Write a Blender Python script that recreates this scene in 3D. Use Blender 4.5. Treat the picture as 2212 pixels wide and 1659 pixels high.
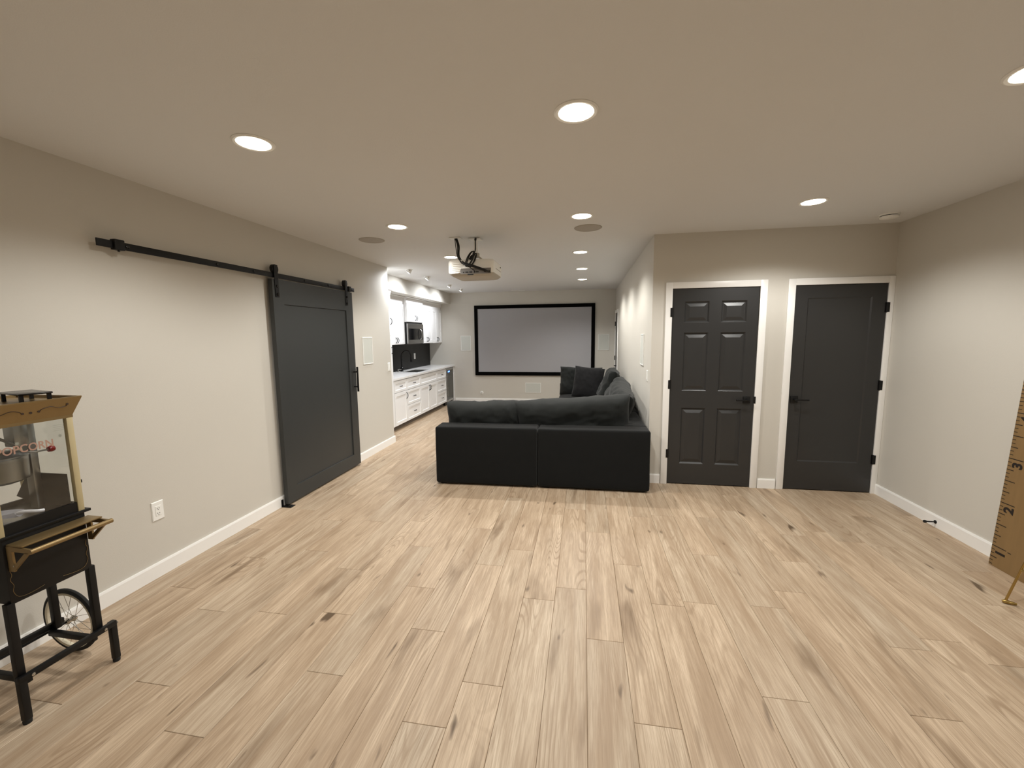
import bpy, bmesh, math, random
from mathutils import Vector, Matrix, noise
PI = math.pi
for o in list(bpy.data.objects):
    bpy.data.objects.remove(o, do_unlink=True)
scene = bpy.context.scene
COL = scene.collection

# ------------------------------------------------------------------ camera
CAM_Z = 1.600
RIGHT = Vector((0.98549508, 0.16936711, -0.01068745))
UP = Vector((-0.00934692, 0.11705257, 0.99308173))
FWD = Vector((-0.16944638, 0.97857727, -0.11693779))
cam_d = bpy.data.cameras.new('camera')
cam = bpy.data.objects.new('camera', cam_d)
COL.objects.link(cam)
mw = Matrix((RIGHT, UP, -FWD)).transposed().to_4x4()
mw.translation = (0, 0, CAM_Z)
cam.matrix_world = mw
cam_d.sensor_fit = 'HORIZONTAL'
cam_d.sensor_width = 36.0
cam_d.lens = 36.0 * 900.66 / 2212.0
cam_d.clip_start = 0.02
scene.camera = cam
# ------------------------------------------------------------------ world, exposure
world = bpy.data.worlds.new('world')
scene.world = world
world.use_nodes = True
world.node_tree.nodes['Background'].inputs[0].default_value = (0, 0, 0, 1)
world.node_tree.nodes['Background'].inputs[1].default_value = 0.0
vs = scene.view_settings
vs.view_transform = 'Standard'
vs.look = 'None'
vs.gamma = 1.0
vs.use_curve_mapping = False
vs.exposure = 0.52
DOWNLIGHT_W = 42.0
DOWNLIGHT_COL = (1.0, 0.985, 0.945)
SPOT_W = 40.0
SPOT_COL = (0.93, 0.96, 1.0)

# ------------------------------------------------------------------ room measures
XL, XR, YD, YS, XM, YE, H = -2.826, 2.859, 4.536, 9.641, 0.689, 5.80, 2.591
XK = -3.69
YB = -2.7
T = 0.12

# ------------------------------------------------------------------ materials
MATS = {}
def lin(c):
    return tuple(((v / 255 + 0.055) / 1.055) ** 2.4 if v / 255 > 0.04045 else v / 255 / 12.92 for v in c)
def mat(name, rgb, rough=0.5, metal=0.0, var=0.06, scale=8.0, bump=0.0, bscale=120.0, sheen=0.0, coat=0.0, spec=0.5, emit=None, estr=0.0, stretch=None):
    m = bpy.data.materials.new(name)
    m.use_nodes = True
    nt = m.node_tree
    b = nt.nodes['Principled BSDF']
    c = lin(rgb)
    tc = nt.nodes.new('ShaderNodeTexCoord')
    src = tc.outputs['Object']
    if stretch:
        mp = nt.nodes.new('ShaderNodeMapping')
        mp.inputs['Scale'].default_value = stretch
        nt.links.new(src, mp.inputs[0])
        src = mp.outputs[0]
    n = nt.nodes.new('ShaderNodeTexNoise')
    n.inputs['Scale'].default_value = scale
    n.inputs['Detail'].default_value = 4
    nt.links.new(src, n.inputs['Vector'])
    r = nt.nodes.new('ShaderNodeMix'); r.data_type = 'RGBA'
    r.inputs[6].default_value = (*[v * (1 - var) for v in c], 1)
    r.inputs[7].default_value = (*[min(1, v * (1 + var)) for v in c], 1)
    nt.links.new(n.outputs[0], r.inputs[0])
    nt.links.new(r.outputs[2], b.inputs['Base Color'])
    b.inputs['Roughness'].default_value = rough
    b.inputs['Metallic'].default_value = metal
    b.inputs['Specular IOR Level'].default_value = spec
    if sheen:
        b.inputs['Sheen Weight'].default_value = sheen
        b.inputs['Sheen Roughness'].default_value = 0.5
    if coat:
        b.inputs['Coat Weight'].default_value = coat
    if bump:
        n2 = nt.nodes.new('ShaderNodeTexNoise')
        n2.inputs['Scale'].default_value = bscale
        n2.inputs['Detail'].default_value = 3
        nt.links.new(src, n2.inputs['Vector'])
        bp = nt.nodes.new('ShaderNodeBump')
        bp.inputs['Strength'].default_value = bump
        bp.inputs['Distance'].default_value = 0.004
        nt.links.new(n2.outputs[0], bp.inputs['Height'])
        nt.links.new(bp.outputs[0], b.inputs['Normal'])
    if emit:
        b.inputs['Emission Color'].default_value = (*lin(emit), 1)
        b.inputs['Emission Strength'].default_value = estr
    MATS[name] = m
    return m

mat('wall_paint', (205, 201, 192), 0.62, var=0.012, scale=1.5, bump=0.12, bscale=260)
mat('ceiling_paint', (225, 226, 226), 0.75, var=0.012, scale=1.2, bump=0.22, bscale=210)
mat('trim_white', (243, 242, 239), 0.35, var=0.01)
mat('cab_white', (238, 238, 238), 0.3, var=0.01)
mat('door_charcoal', (46, 46, 46), 0.36, var=0.05, scale=5, bump=0.03, bscale=90)
mat('barn_charcoal', (50, 52, 52), 0.42, var=0.05, scale=5, bump=0.03, bscale=90)
mat('black_metal', (10, 10, 11), 0.45, var=0.1, spec=0.35)
mat('black_gloss', (10, 10, 11), 0.22, var=0.05)
mat('black_velvet', (6, 6, 6), 0.95, var=0.1, spec=0.1)
mat('screen_grey', (166, 166, 170), 0.8, var=0.01, bump=0.02, bscale=600)
mat('sofa_fabric', (23, 24, 24), 0.95, var=0.12, scale=14, bump=0.25, bscale=420, sheen=0.08, spec=0.15)
mat('pillow_fabric', (29, 29, 30), 0.95, var=0.12, scale=14, bump=0.25, bscale=420, sheen=0.08, spec=0.15)
mat('cushion_fabric', (33, 35, 34), 0.95, var=0.12, scale=14, bump=0.25, bscale=420, sheen=0.1, spec=0.15)
mat('plastic_white', (240, 240, 236), 0.35, var=0.01)
mat('grille_white', (205, 207, 200), 0.6, var=0.02, scale=300, bump=0.3, bscale=900)
mat('grille_grey', (176, 170, 160), 0.6, var=0.02, scale=300, bump=0.3, bscale=900)
mat('slot_dark', (25, 24, 23), 0.6)
mat('steel', (168, 168, 166), 0.28, metal=1.0, var=0.06, scale=60, stretch=(1, 1, 12))
mat('chrome', (200, 198, 192), 0.12, metal=1.0, var=0.02)
mat('kettle_steel', (150, 150, 148), 0.3, metal=1.0, var=0.1, scale=12)
mat('quartz', (232, 231, 230), 0.22, var=0.05, scale=3)
mat('backsplash', (13, 13, 13), 0.45, var=0.25, scale=4, spec=0.3)
mat('glass_dark', (14, 15, 16), 0.08, var=0.05)
mat('cooler_glass', (58, 60, 56), 0.1, var=0.05)
mat('gold', (138, 116, 78), 0.38, metal=0.6, var=0.12, scale=9)
mat('brass', (176, 150, 92), 0.25, metal=1.0, var=0.08)
mat('cart_black', (8, 8, 9), 0.45, var=0.15, spec=0.35)
mat('cart_cream', (190, 176, 138), 0.45, var=0.06)
mat('cream_paint', (212, 203, 180), 0.5, var=0.05)
mat('scroll_brown', (52, 34, 20), 0.6)
mat('red_knob', (140, 22, 18), 0.3)
mat('red_print', (176, 140, 124), 0.6)
mat('grey_print', (150, 152, 142), 0.6)
mat('rubber', (16, 16, 16), 0.75, var=0.15, bump=0.1, bscale=80)
mat('ruler_wood', (131, 104, 66), 0.55, var=0.16, scale=9, stretch=(3, 3, 0.35), bump=0.1, bscale=60)
mat('ruler_ink', (26, 17, 10), 0.7)
mat('scoop_plastic', (225, 224, 232), 0.3, var=0.02)
mat('projector_white', (246, 245, 240), 0.35, var=0.01)
mat('projector_under', (190, 184, 172), 0.5, var=0.02)
mat('port_grey', (120, 116, 112), 0.5, var=0.05)
mat('cable_black', (12, 12, 12), 0.5)
mat('toe_shade', (104, 94, 84), 0.6)  # shadow of the toe-kick recess put into this brownish colour
mat('subfloor', (140, 120, 96), 0.8)
mat('lamp_lens', (255, 250, 235), 0.5, emit=(255, 244, 224), estr=14.0)
mat('spot_lens', (255, 255, 255), 0.5, emit=(240, 246, 255), estr=16.0)
mat('display_blue', (20, 40, 120), 0.3, emit=(70, 120, 255), estr=5.0)

def glass_mat(name):
    m = bpy.data.materials.new(name); m.use_nodes = True
    nt = m.node_tree
    nt.nodes.remove(nt.nodes['Principled BSDF'])
    out = nt.nodes['Material Output']
    tr = nt.nodes.new('ShaderNodeBsdfTransparent'); tr.inputs[0].default_value = (0.975, 0.985, 0.98, 1)
    gl = nt.nodes.new('ShaderNodeBsdfGlossy'); gl.inputs['Roughness'].default_value = 0.03
    mx = nt.nodes.new('ShaderNodeMixShader')
    mx.inputs[0].default_value = 0.05; nt.links.new(tr.outputs[0], mx.inputs[1]); nt.links.new(gl.outputs[0], mx.inputs[2])
    nt.links.new(mx.outputs[0], out.inputs['Surface'])
    MATS[name] = m
glass_mat('clear_glass')

def wood_floor():
    m = bpy.data.materials.new('oak_plank'); m.use_nodes = True
    nt = m.node_tree; N = nt.nodes.new; L = nt.links.new
    b = nt.nodes['Principled BSDF']
    tc = N('ShaderNodeTexCoord'); oi = N('ShaderNodeObjectInfo')
    off = N('ShaderNodeVectorMath'); off.operation = 'SCALE'
    cmb = N('ShaderNodeCombineXYZ')
    cmb.inputs[0].default_value = 31.0; cmb.inputs[1].default_value = 57.0; cmb.inputs[2].default_value = 83.0
    L(cmb.outputs[0], off.inputs[0]); L(oi.outputs['Random'], off.inputs['Scale'])
    add = N('ShaderNodeVectorMath'); add.operation = 'ADD'
    L(tc.outputs['Object'], add.inputs[0]); L(off.outputs[0], add.inputs[1])
    def noi(sc, sx, sy, det=5, dist=0.0, rough=0.55):
        mp = N('ShaderNodeMapping'); mp.inputs['Scale'].default_value = (sx, sy, 1)
        L(add.outputs[0], mp.inputs[0])
        n = N('ShaderNodeTexNoise'); n.inputs['Scale'].default_value = sc; n.inputs['Detail'].default_value = det
        n.inputs['Distortion'].default_value = dist; n.inputs['Roughness'].default_value = rough
        L(mp.outputs[0], n.inputs['Vector'])
        return n.outputs[0]
    def ramp(src, stops):
        r = N('ShaderNodeValToRGB'); e = r.color_ramp.elements
        e[0].position, e[0].color = stops[0][0], (*stops[0][1], 1)
        e[1].position, e[1].color = stops[1][0], (*stops[1][1], 1)
        for p_, c_ in stops[2:]:
            q = e.new(p_); q.color = (*c_, 1)
        L(src, r.inputs[0]); return r.outputs[0]
    def mix(f, a, c, mode='MIX', fac=1.0):
        x = N('ShaderNodeMix'); x.data_type = 'RGBA'; x.blend_type = mode
        if f is None: x.inputs[0].default_value = fac
        else: L(f, x.inputs[0])
        for k, v in ((6, a), (7, c)):
            if isinstance(v, tuple): x.inputs[k].default_value = (*v, 1)
            else: L(v, x.inputs[k])
        return x.outputs[2]
    def math1(op, a, bv):
        x = N('ShaderNodeMath'); x.operation = op
        L(a, x.inputs[0])
        if isinstance(bv, (int, float)): x.inputs[1].default_value = bv
        else: L(bv, x.inputs[1])
        return x.outputs[0]
    # plank base tone
    base = ramp(oi.outputs['Random'], [(0.0, lin((203, 182, 157))), (1.0, lin((211, 193, 169))), (0.35, lin((213, 192, 166))), (0.7, lin((199, 183, 161)))])
    # broad soft streaks along the plank
    st = noi(7.0, 1.6, 0.16, 4, 0.8)
    c1 = mix(ramp(st, [(0.33, (0, 0, 0)), (0.68, (1, 1, 1))]), lin((158, 134, 108)), base)
    c1 = mix(None, base, c1, fac=0.8)
    # cathedral rings: contour lines of a smooth stretched noise
    cat = noi(3.2, 1.7, 0.22, 1, 0.25, 0.4)
    ring = math1('SINE', math1('MULTIPLY', cat, 150.0), 0)
    mask = ramp(noi(2.6, 1.6, 0.28, 2), [(0.48, (0, 0, 0)), (0.66, (1, 1, 1))])
    rr = math1('MULTIPLY', ramp(ring, [(0.35, (0, 0, 0)), (0.95, (0.7, 0.7, 0.7))]), mask)
    c2 = mix(rr, c1, lin((148, 125, 100)))
    # fine fibre
    fib = noi(70.0, 1.0, 0.035, 5, 0.1, 0.7)
    c3 = mix(ramp(fib, [(0.36, (0.5, 0.5, 0.5)), (0.58, (0, 0, 0))]), c2, lin((152, 129, 104)))
    lite = noi(38.0, 1.0, 0.05, 4, 0.1, 0.6)
    c3 = mix(ramp(lite, [(0.60, (0, 0, 0)), (0.78, (0.38, 0.38, 0.38))]), c3, lin((222, 205, 180)))
    fine = noi(230.0, 1.0, 0.03, 3, 0.0, 0.6)
    c3 = mix(ramp(fine, [(0.40, (0.42, 0.42, 0.42)), (0.55, (0, 0, 0))]), c3, lin((150, 127, 103)))
    # dark mineral streaks and knots
    kn = noi(5.2, 1.5, 0.24, 3, 0.5, 0.5)
    c4 = mix(ramp(kn, [(0.60, (0, 0, 0)), (0.78, (0.85, 0.85, 0.85))]), c3, lin((112, 90, 66)))
    vk = noi(9.0, 1.5, 0.42, 2, 0.3, 0.5)
    c5 = mix(ramp(vk, [(0.70, (0, 0, 0)), (0.775, (0.9, 0.9, 0.9))]), c4, lin((84, 66, 47)))
    L(c5, b.inputs['Base Color'])
    rg = ramp(fib, [(0.3, (0.40, 0.40, 0.40)), (0.7, (0.5, 0.5, 0.5))])
    L(rg, b.inputs['Roughness'])
    b.inputs['Specular IOR Level'].default_value = 0.32
    bp = N('ShaderNodeBump'); bp.inputs['Strength'].default_value = 0.12; bp.inputs['Distance'].default_value = 0.002
    L(fib, bp.inputs['Height']); L(bp.outputs[0], b.inputs['Normal'])
    MATS['oak_plank'] = m
wood_floor()

# ------------------------------------------------------------------ builders
W = {}
def setp(o, label=None, cat=None, group=None, kind=None):
    if label: o['label'] = label
    if cat: o['category'] = cat
    if group: o['group'] = group
    if kind: o['kind'] = kind
    return o
def thing(name, label, cat, loc=(0, 0, 0), rotz=0.0, group=None, kind=None):
    o = bpy.data.objects.new(name, None)
    o.empty_display_size = 0.1
    COL.objects.link(o)
    o.location = loc
    o.rotation_euler = (0, 0, rotz)
    W[o.name] = Matrix.Translation(loc) @ Matrix.Rotation(rotz, 4, 'Z')
    return setp(o, label, cat, group, kind)
def obj(name, bm, m, parent=None, local=False, smooth=True, angle=35, label=None, cat=None, group=None, kind=None):
    if parent is not None and not local:
        bm.transform(W[parent.name].inverted())
    bmesh.ops.recalc_face_normals(bm, faces=bm.faces)
    me = bpy.data.meshes.new(name)
    bm.to_mesh(me); bm.free()
    if smooth and len(me.polygons):
        me.polygons.foreach_set('use_smooth', [True] * len(me.polygons))
        me.set_sharp_from_angle(angle=math.radians(angle))
    o = bpy.data.objects.new(name, me)
    COL.objects.link(o)
    if m: me.materials.append(MATS[m])
    if parent is not None:
        o.parent = parent
        W[o.name] = W[parent.name]
    else:
        W[o.name] = Matrix.Identity(4)
    return setp(o, label, cat, group, kind)
def B(): return bmesh.new()
def box(bm, x0, x1, y0, y1, z0, z1, bev=0.0, seg=2):
    r = bmesh.ops.create_cube(bm, size=1.0)
    vs_ = r['verts']
    for v in vs_:
        v.co = Vector(((x0 + x1) / 2 + v.co.x * (x1 - x0), (y0 + y1) / 2 + v.co.y * (y1 - y0), (z0 + z1) / 2 + v.co.z * (z1 - z0)))
    if bev > 0:
        es = list({e for v in vs_ for e in v.link_edges})
        bmesh.ops.bevel(bm, geom=es, offset=bev, segments=seg, affect='EDGES', profile=0.5)
    return bm
def bx(*a, **k): return box(B(), *a, **k)
def frame_of(d):
    d = d.normalized()
    a = Vector((0, 0, 1)) if abs(d.z) < 0.9 else Vector((1, 0, 0))
    u = d.cross(a).normalized()
    return u, d.cross(u).normalized()
def tube(bm, pts, r, n=10, caps=True):
    pts = [Vector(p) for p in pts]
    rings = []
    u = None
    for i, p in enumerate(pts):
        d = (pts[min(i + 1, len(pts) - 1)] - pts[max(i - 1, 0)]).normalized()
        if u is None: u, v = frame_of(d)
        else:
            u = (u - d * u.dot(d)).normalized(); v = d.cross(u).normalized()
        rr = r[i] if isinstance(r, (list, tuple)) else r
        rings.append([bm.verts.new(p + (u * math.cos(2 * PI * k / n) + v * math.sin(2 * PI * k / n)) * rr) for k in range(n)])
    for a, b in zip(rings, rings[1:]):
        for k in range(n):
            bm.faces.new((a[k], a[(k + 1) % n], b[(k + 1) % n], b[k]))
    if caps:
        bm.faces.new(rings[0][::-1]); bm.faces.new(rings[-1])
    return bm
def curve(pts, n=8):
    P = [Vector(p) for p in pts]; P = [P[0] * 2 - P[1]] + P + [P[-1] * 2 - P[-2]]
    out = []
    for i in range(1, len(P) - 2):
        for k in range(n):
            t = k / n
            out.append(0.5 * ((2 * P[i]) + (P[i + 1] - P[i - 1]) * t + (2 * P[i - 1] - 5 * P[i] + 4 * P[i + 1] - P[i + 2]) * t * t + (3 * P[i] - P[i - 1] - 3 * P[i + 1] + P[i + 2]) * t ** 3))
    out.append(P[-2])
    return out
def lathe(bm, prof, c, axis='z', n=32, close=True):
    c = Vector(c)
    A = {'z': (Vector((1, 0, 0)), Vector((0, 1, 0)), Vector((0, 0, 1))), 'x': (Vector((0, 1, 0)), Vector((0, 0, 1)), Vector((1, 0, 0))), 'y': (Vector((0, 0, 1)), Vector((1, 0, 0)), Vector((0, 1, 0)))}[axis]
    rings = []
    for r, h in prof:
        if r < 1e-6: rings.append([bm.verts.new(c + A[2] * h)])
        else: rings.append([bm.verts.new(c + A[0] * r * math.cos(2 * PI * k / n) + A[1] * r * math.sin(2 * PI * k / n) + A[2] * h) for k in range(n)])
    for a, b in zip(rings, rings[1:]):
        for k in range(n):
            k2 = (k + 1) % n
            if len(a) == 1 and len(b) == 1: continue
            if len(a) == 1: bm.faces.new((a[0], b[k], b[k2]))
            elif len(b) == 1: bm.faces.new((a[k], a[k2], b[0]))
            else: bm.faces.new((a[k], a[k2], b[k2], b[k]))
    if close:
        if len(rings[0]) > 1: bm.faces.new(rings[0])
        if len(rings[-1]) > 1: bm.faces.new(rings[-1])
    return bm
def panel(bm, F, u0, u1, v0, v1, prof, back=True):
    """nested rectangles; F(u,v,d)->point; prof = [(inset, depth)]"""
    rings = []
    for i, d in prof:
        rings.append([bm.verts.new(F(u, v, d)) for u, v in ((u0 + i, v0 + i), (u1 - i, v0 + i), (u1 - i, v1 - i), (u0 + i, v1 - i))])
    for a, b in zip(rings, rings[1:]):
        for k in range(4):
            bm.faces.new((a[k], a[(k + 1) % 4], b[(k + 1) % 4], b[k]))
    bm.faces.new(rings[-1])
    if back: bm.faces.new(rings[0][::-1])
    return bm
def prism(bm, poly, axis, a, b):
    """extrude a 2D polygon along axis ('x': poly=(y,z), 'y': poly=(x,z), 'z': poly=(x,y))"""
    f = {'x': lambda t, p: (t, p[0], p[1]), 'y': lambda t, p: (p[0], t, p[1]), 'z': lambda t, p: (p[0], p[1], t)}[axis]
    A = [bm.verts.new(f(a, p)) for p in poly]; Bv = [bm.verts.new(f(b, p)) for p in poly]
    n = len(poly)
    for k in range(n): bm.faces.new((A[k], A[(k + 1) % n], Bv[(k + 1) % n], Bv[k]))
    bm.faces.new(A[::-1]); bm.faces.new(Bv)
    return bm
def text_bm(body, size, M, extrude=0.0008, bold=0.0):
    cu = bpy.data.curves.new('lettering', 'FONT')
    cu.body = body; cu.size = size; cu.extrude = extrude; cu.offset = bold
    cu.align_x = 'CENTER'; cu.align_y = 'CENTER'; cu.resolution_u = 4
    t = bpy.data.objects.new('lettering_tmp', cu)
    COL.objects.link(t)
    dg = bpy.context.evaluated_depsgraph_get()
    me = bpy.data.meshes.new_from_object(t.evaluated_get(dg))
    bpy.data.objects.remove(t, do_unlink=True); bpy.data.curves.remove(cu)
    bm = B(); bm.from_mesh(me); bpy.data.meshes.remove(me)
    bm.transform(M)
    return bm
def basis(x, y, z, o):
    m = Matrix((Vector(x), Vector(y), Vector(z))).transposed().to_4x4(); m.translation = o
    return m
def struct(name, bm, m, parent=None, smooth=False):
    return obj(name, bm, m, parent, smooth=smooth, kind='structure' if parent is None else None)

# ------------------------------------------------------------------ floor
floor_bm = bx(-3.81, XM + T, YD - 0.1, YS + T, -0.12, -0.008)
box(floor_bm, -3.81, XR + T, YB - T, YD - 0.1, -0.12, -0.008)
box(floor_bm, XM + T, XR + T, YD - 0.1, YD + T, -0.12, -0.008)
floor = struct('floor', floor_bm, 'subfloor')
PW, PL, GAP = 0.1905, 1.22, 0.0006
known = {0: 2.069, 1: 1.611, 2: 2.42, -1: 2.498, -2: 2.358, -3: 1.699, -4: 1.464, -5: 1.998, -6: 2.364, -7: 1.64, -8: 2.047, -9: 1.268, -10: 1.993, -11: 1.458, -12: 1.957, -13: 1.30, -14: 2.123, 4: 1.83, 5: 2.49, 3: 1.25, 7: 1.83, 6: 1.45, 8: 2.25}
rnd = random.Random(4)
plank_cache = {}
def plank_mesh(w, l):
    k = (round(w, 3), round(l, 3))
    if k not in plank_cache:
        bm = B()
        b_ = 0.0013
        panel(bm, lambda u, v, d: (u, v, d), -w / 2 + GAP, w / 2 - GAP, -l / 2 + GAP, l / 2 - GAP, [(0, -0.008), (0, -b_), (b_, 0)])
        bmesh.ops.recalc_face_normals(bm, faces=bm.faces)
        me = bpy.data.meshes.new('plank'); bm.to_mesh(me); bm.free()
        me.materials.append(MATS['oak_plank'])
        plank_cache[k] = me
    return plank_cache[k]
rest_bm = B()
for k in range(-21, 16):
    xa, xb = 0.028 + PW * k, 0.028 + PW * (k + 1)
    xa, xb = max(xa, XK), min(xb, XR)
    if xb - xa < 0.015: continue
    ph = known.get(k)
    if ph is None: ph = rnd.uniform(0, PL)
    y = ph - PL * 6
    xc = (xa + xb) / 2
    while y < YS:
        ya, yb = y, y + PL
        y += PL
        segs = [(xa, xb)]
        lo, hi = YB, YS
        if xc > XM + 0.02: hi = YD + 0.05
        if xc < XL - 0.02: lo = YE
        ya, yb = max(ya, lo), min(yb, hi)
        if yb - ya < 0.02: continue
        if yb < 0.45:
            panel(rest_bm, lambda u, v, d: (u, v, d), xa + GAP, xb - GAP, ya + GAP, yb - GAP, [(0, -0.008), (0, -0.0013), (0.0013, 0)])
            continue
        me = plank_mesh(xb - xa, yb - ya)
        o = bpy.data.objects.new('plank', me)
        COL.objects.link(o)
        o.parent = floor
        o.location = (xc, (ya + yb) / 2, 0)
obj('plank', rest_bm, 'oak_plank', floor, smooth=False, kind='stuff')

# ------------------------------------------------------------------ shell
bm = bx(-3.81, XR + T, YB - T, YD + T, H, H + 0.1); box(bm, -3.81, XM + T, YD + T, YS + T, H, H + 0.1)
struct('ceiling', bm, 'ceiling_paint')
struct('wall_left', bx(XL - T, XL, YB, YE, -0.008, H), 'wall_paint')
struct('wall_kitchen_return', bx(XK - T, XL - T, YE - T, YE, -0.008, H), 'wall_paint')
struct('wall_kitchen', bx(XK - T, XK, YE, YS, -0.008, H), 'wall_paint')
struct('wall_screen', bx(XK - T, XM + T, YS, YS + T, -0.008, H), 'wall_paint')
struct('wall_back', bx(XL - T, XR + T, YB - T, YB, -0.008, H), 'wall_paint')
struct('wall_right', bx(XR, XR + T, YB, YD + T, -0.008, H), 'wall_paint')
# wall with the two doors
D1 = (0.884, 1.700); D2 = (2.018, 2.808); DT = 2.044
bm = bx(XM, D1[0] - 0.005, YD, YD + T, -0.008, H)
box(bm, D1[1] + 0.005, D2[0] - 0.005, YD, YD + T, -0.008, H)
box(bm, D2[1] + 0.005, XR, YD, YD + T, -0.008, H)
box(bm, D1[0] - 0.005, D1[1] + 0.005, YD, YD + T, DT + 0.006, H)
box(bm, D2[0] - 0.005, D2[1] + 0.005, YD, YD + T, DT + 0.006, H)
struct('wall_doors', bm, 'wall_paint')
D3 = (8.95, 9.56)
bm = bx(XM, XM + T, YD + T, D3[0], -0.008, H)
box(bm, XM, XM + T, D3[1], YS, -0.008, H)
box(bm, XM, XM + T, D3[0], D3[1], DT + 0.006, H)
struct('wall_middle', bm, 'wall_paint')
# soffit over the kitchen units
SF, SB = -3.13, 2.343
struct('wall_soffit', bx(XK, SF, YE, YS, SB, H), 'wall_paint')

# baseboards
def base_prof(s=1): return [(0, 0), (0.014 * s, 0), (0.014 * s, 0.088), (0.010 * s, 0.1), (0, 0.1)]
def baseboard(name, axis, fixed, s, a, b):
    poly = [(fixed + p, z) for p, z in base_prof(s)]
    return struct(name, prism(B(), poly, axis, a, b), 'trim_white')
baseboard('baseboard_left', 'y', XL, 1, YB, YE + 0.014)
baseboard('baseboard_right', 'y', XR, -1, YB, YD)
baseboard('baseboard_screen', 'x', YS, -1, -3.06, XM)
baseboard('baseboard_doors', 'x', YD, -1, XM, D1[0] - 0.075)
baseboard('baseboard_between_doors', 'x', YD, -1, D1[1] + 0.075, D2[0] - 0.075)
baseboard('baseboard_middle', 'y', XM, -1, YD, D3[0] - 0.075)
baseboard('baseboard_back', 'x', YB, 1, XL, XR)

# ------------------------------------------------------------------ hinged doors
def casing_y(name, a, b):
    """casing boards round an opening in a wall facing -y"""
    root = thing(name, None, None, ((a + b) / 2, YD, 0), kind='structure')
    c, t = 0.066, 0.017
    b1 = min(b + c, XR - 0.001)
    obj('casing_board', bx(a - c, a - 0.002, YD - t, YD - 0.0005, 0, DT + c, bev=0.002), 'trim_white', root)
    obj('casing_board', bx(b + 0.002, b1, YD - t, YD - 0.0005, 0, DT + c, bev=0.002), 'trim_white', root)
    obj('casing_board', bx(a - 0.002, b + 0.002, YD - t, YD - 0.0005, DT + 0.004, DT + c, bev=0.002), 'trim_white', root)
    obj('dark_backing', bx(a - 0.004, b + 0.004, YD + 0.06, YD + 0.075, 0, DT + 0.004), 'black_velvet', root)  # black sheet across the whole opening, for the dark void behind the door
casing_y('trim_1', *D1)
casing_y('trim_2', *D2)

def hinge_y(root, x, z, s):
    bm = B()
    tube(bm, [(x, YD - 0.012, z - 0.047), (x, YD - 0.012, z + 0.047)], 0.008, 10)
    box(bm, min(x, x + s * 0.018), max(x, x + s * 0.018), YD - 0.020, YD - 0.0172, z - 0.045, z + 0.045)
    box(bm, min(x, x - s * 0.012), max(x, x - s * 0.012), YD - 0.008, YD - 0.002, z - 0.045, z + 0.045)
    obj('hinge', bm, 'black_metal', root)
def lever_y(root, x, z, s, yf):
    h = obj('handle', bx(x - 0.034, x + 0.034, yf - 0.012, yf, z - 0.034, z + 0.034, bev=0.003), 'black_metal', root)
    bm = B()
    tube(bm, [(x, yf - 0.010, z), (x, yf - 0.055, z)], 0.011, 12)
    box(bm, min(x - s * 0.012, x + s * 0.115), max(x - s * 0.012, x + s * 0.115), yf - 0.062, yf - 0.050, z - 0.008, z + 0.008, bev=0.003)
    obj('lever', bm, 'black_metal', h)
YF = YD - 0.002
# six panel door
def six_panel_door():
    a, b = D1
    root = thing('door_1', 'dark charcoal six-panel door beside the sofa', None, ((a + b) / 2, YD, 0), kind='structure')
    cols = [(1.003, 1.243), (1.354, 1.594)]
    rows = [(0.228, 0.826), (1.004, 1.604), (1.704, 1.918)]
    y0, y1 = YF, YF + 0.035
    bm = B()
    xs = [a + 0.002, cols[0][0], cols[0][1], cols[1][0], cols[1][1], b - 0.002]
    for i in (0, 2, 4): box(bm, xs[i], xs[i + 1], y0, y1, 0.01, DT)
    zs = [0.01, rows[0][0], rows[0][1], rows[1][0], rows[1][1], rows[2][0], rows[2][1], DT]
    for c in cols:
        for i in (0, 2, 4, 6): box(bm, c[0], c[1], y0, y1, zs[i], zs[i + 1])
    obj('door_slab', bm, 'door_charcoal', root, smooth=False)
    for c in cols:
        for r in rows:
            pb = panel(B(), lambda u, v, d: (u, YF - d, v), c[0], c[1], r[0], r[1],
                       [(0, -0.03), (0, 0), (0.006, -0.004), (0.014, -0.013), (0.022, -0.013), (0.052, -0.003), (0.054, -0.003)])
            obj('panel', pb, 'door_charcoal', root, smooth=False)
    for z in (1.81, 1.07, 0.335): hinge_y(root, a - 0.001, z, -1)
    lever_y(root, 1.632, 0.920, -1, YF)
    st = bx(b - 0.004, b + 0.012, YD - 0.021, YD - 0.0172, 0.885, 0.955, bev=0.002)
    obj('strike_plate', st, 'black_metal', root)
six_panel_door()
def one_panel_door():
    a, b = D2
    root = thing('door_2', 'dark charcoal single-panel door in the corner', None, ((a + b) / 2, YD, 0), kind='structure')
    u0, u1, v0, v1 = 2.133, 2.688, 0.298, 1.925
    y0, y1 = YF, YF + 0.035
    bm = bx(a + 0.002, u0, y0, y1, 0.01, DT); box(bm, u1, b - 0.002, y0, y1, 0.01, DT)
    box(bm, u0, u1, y0, y1, 0.01, v0); box(bm, u0, u1, y0, y1, v1, DT)
    obj('door_slab', bm, 'door_charcoal', root, smooth=False)
    obj('panel', panel(B(), lambda u, v, d: (u, YF - d, v), u0, u1, v0, v1, [(0, -0.03), (0, 0), (0.012, -0.009), (0.014, -0.009)]), 'door_charcoal', root, smooth=False)
    for z in (1.822, 1.081, 0.344): hinge_y(root, b + 0.001, z, 1)
    lever_y(root, 2.068, 0.932, 1, YF)
one_panel_door()
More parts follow.
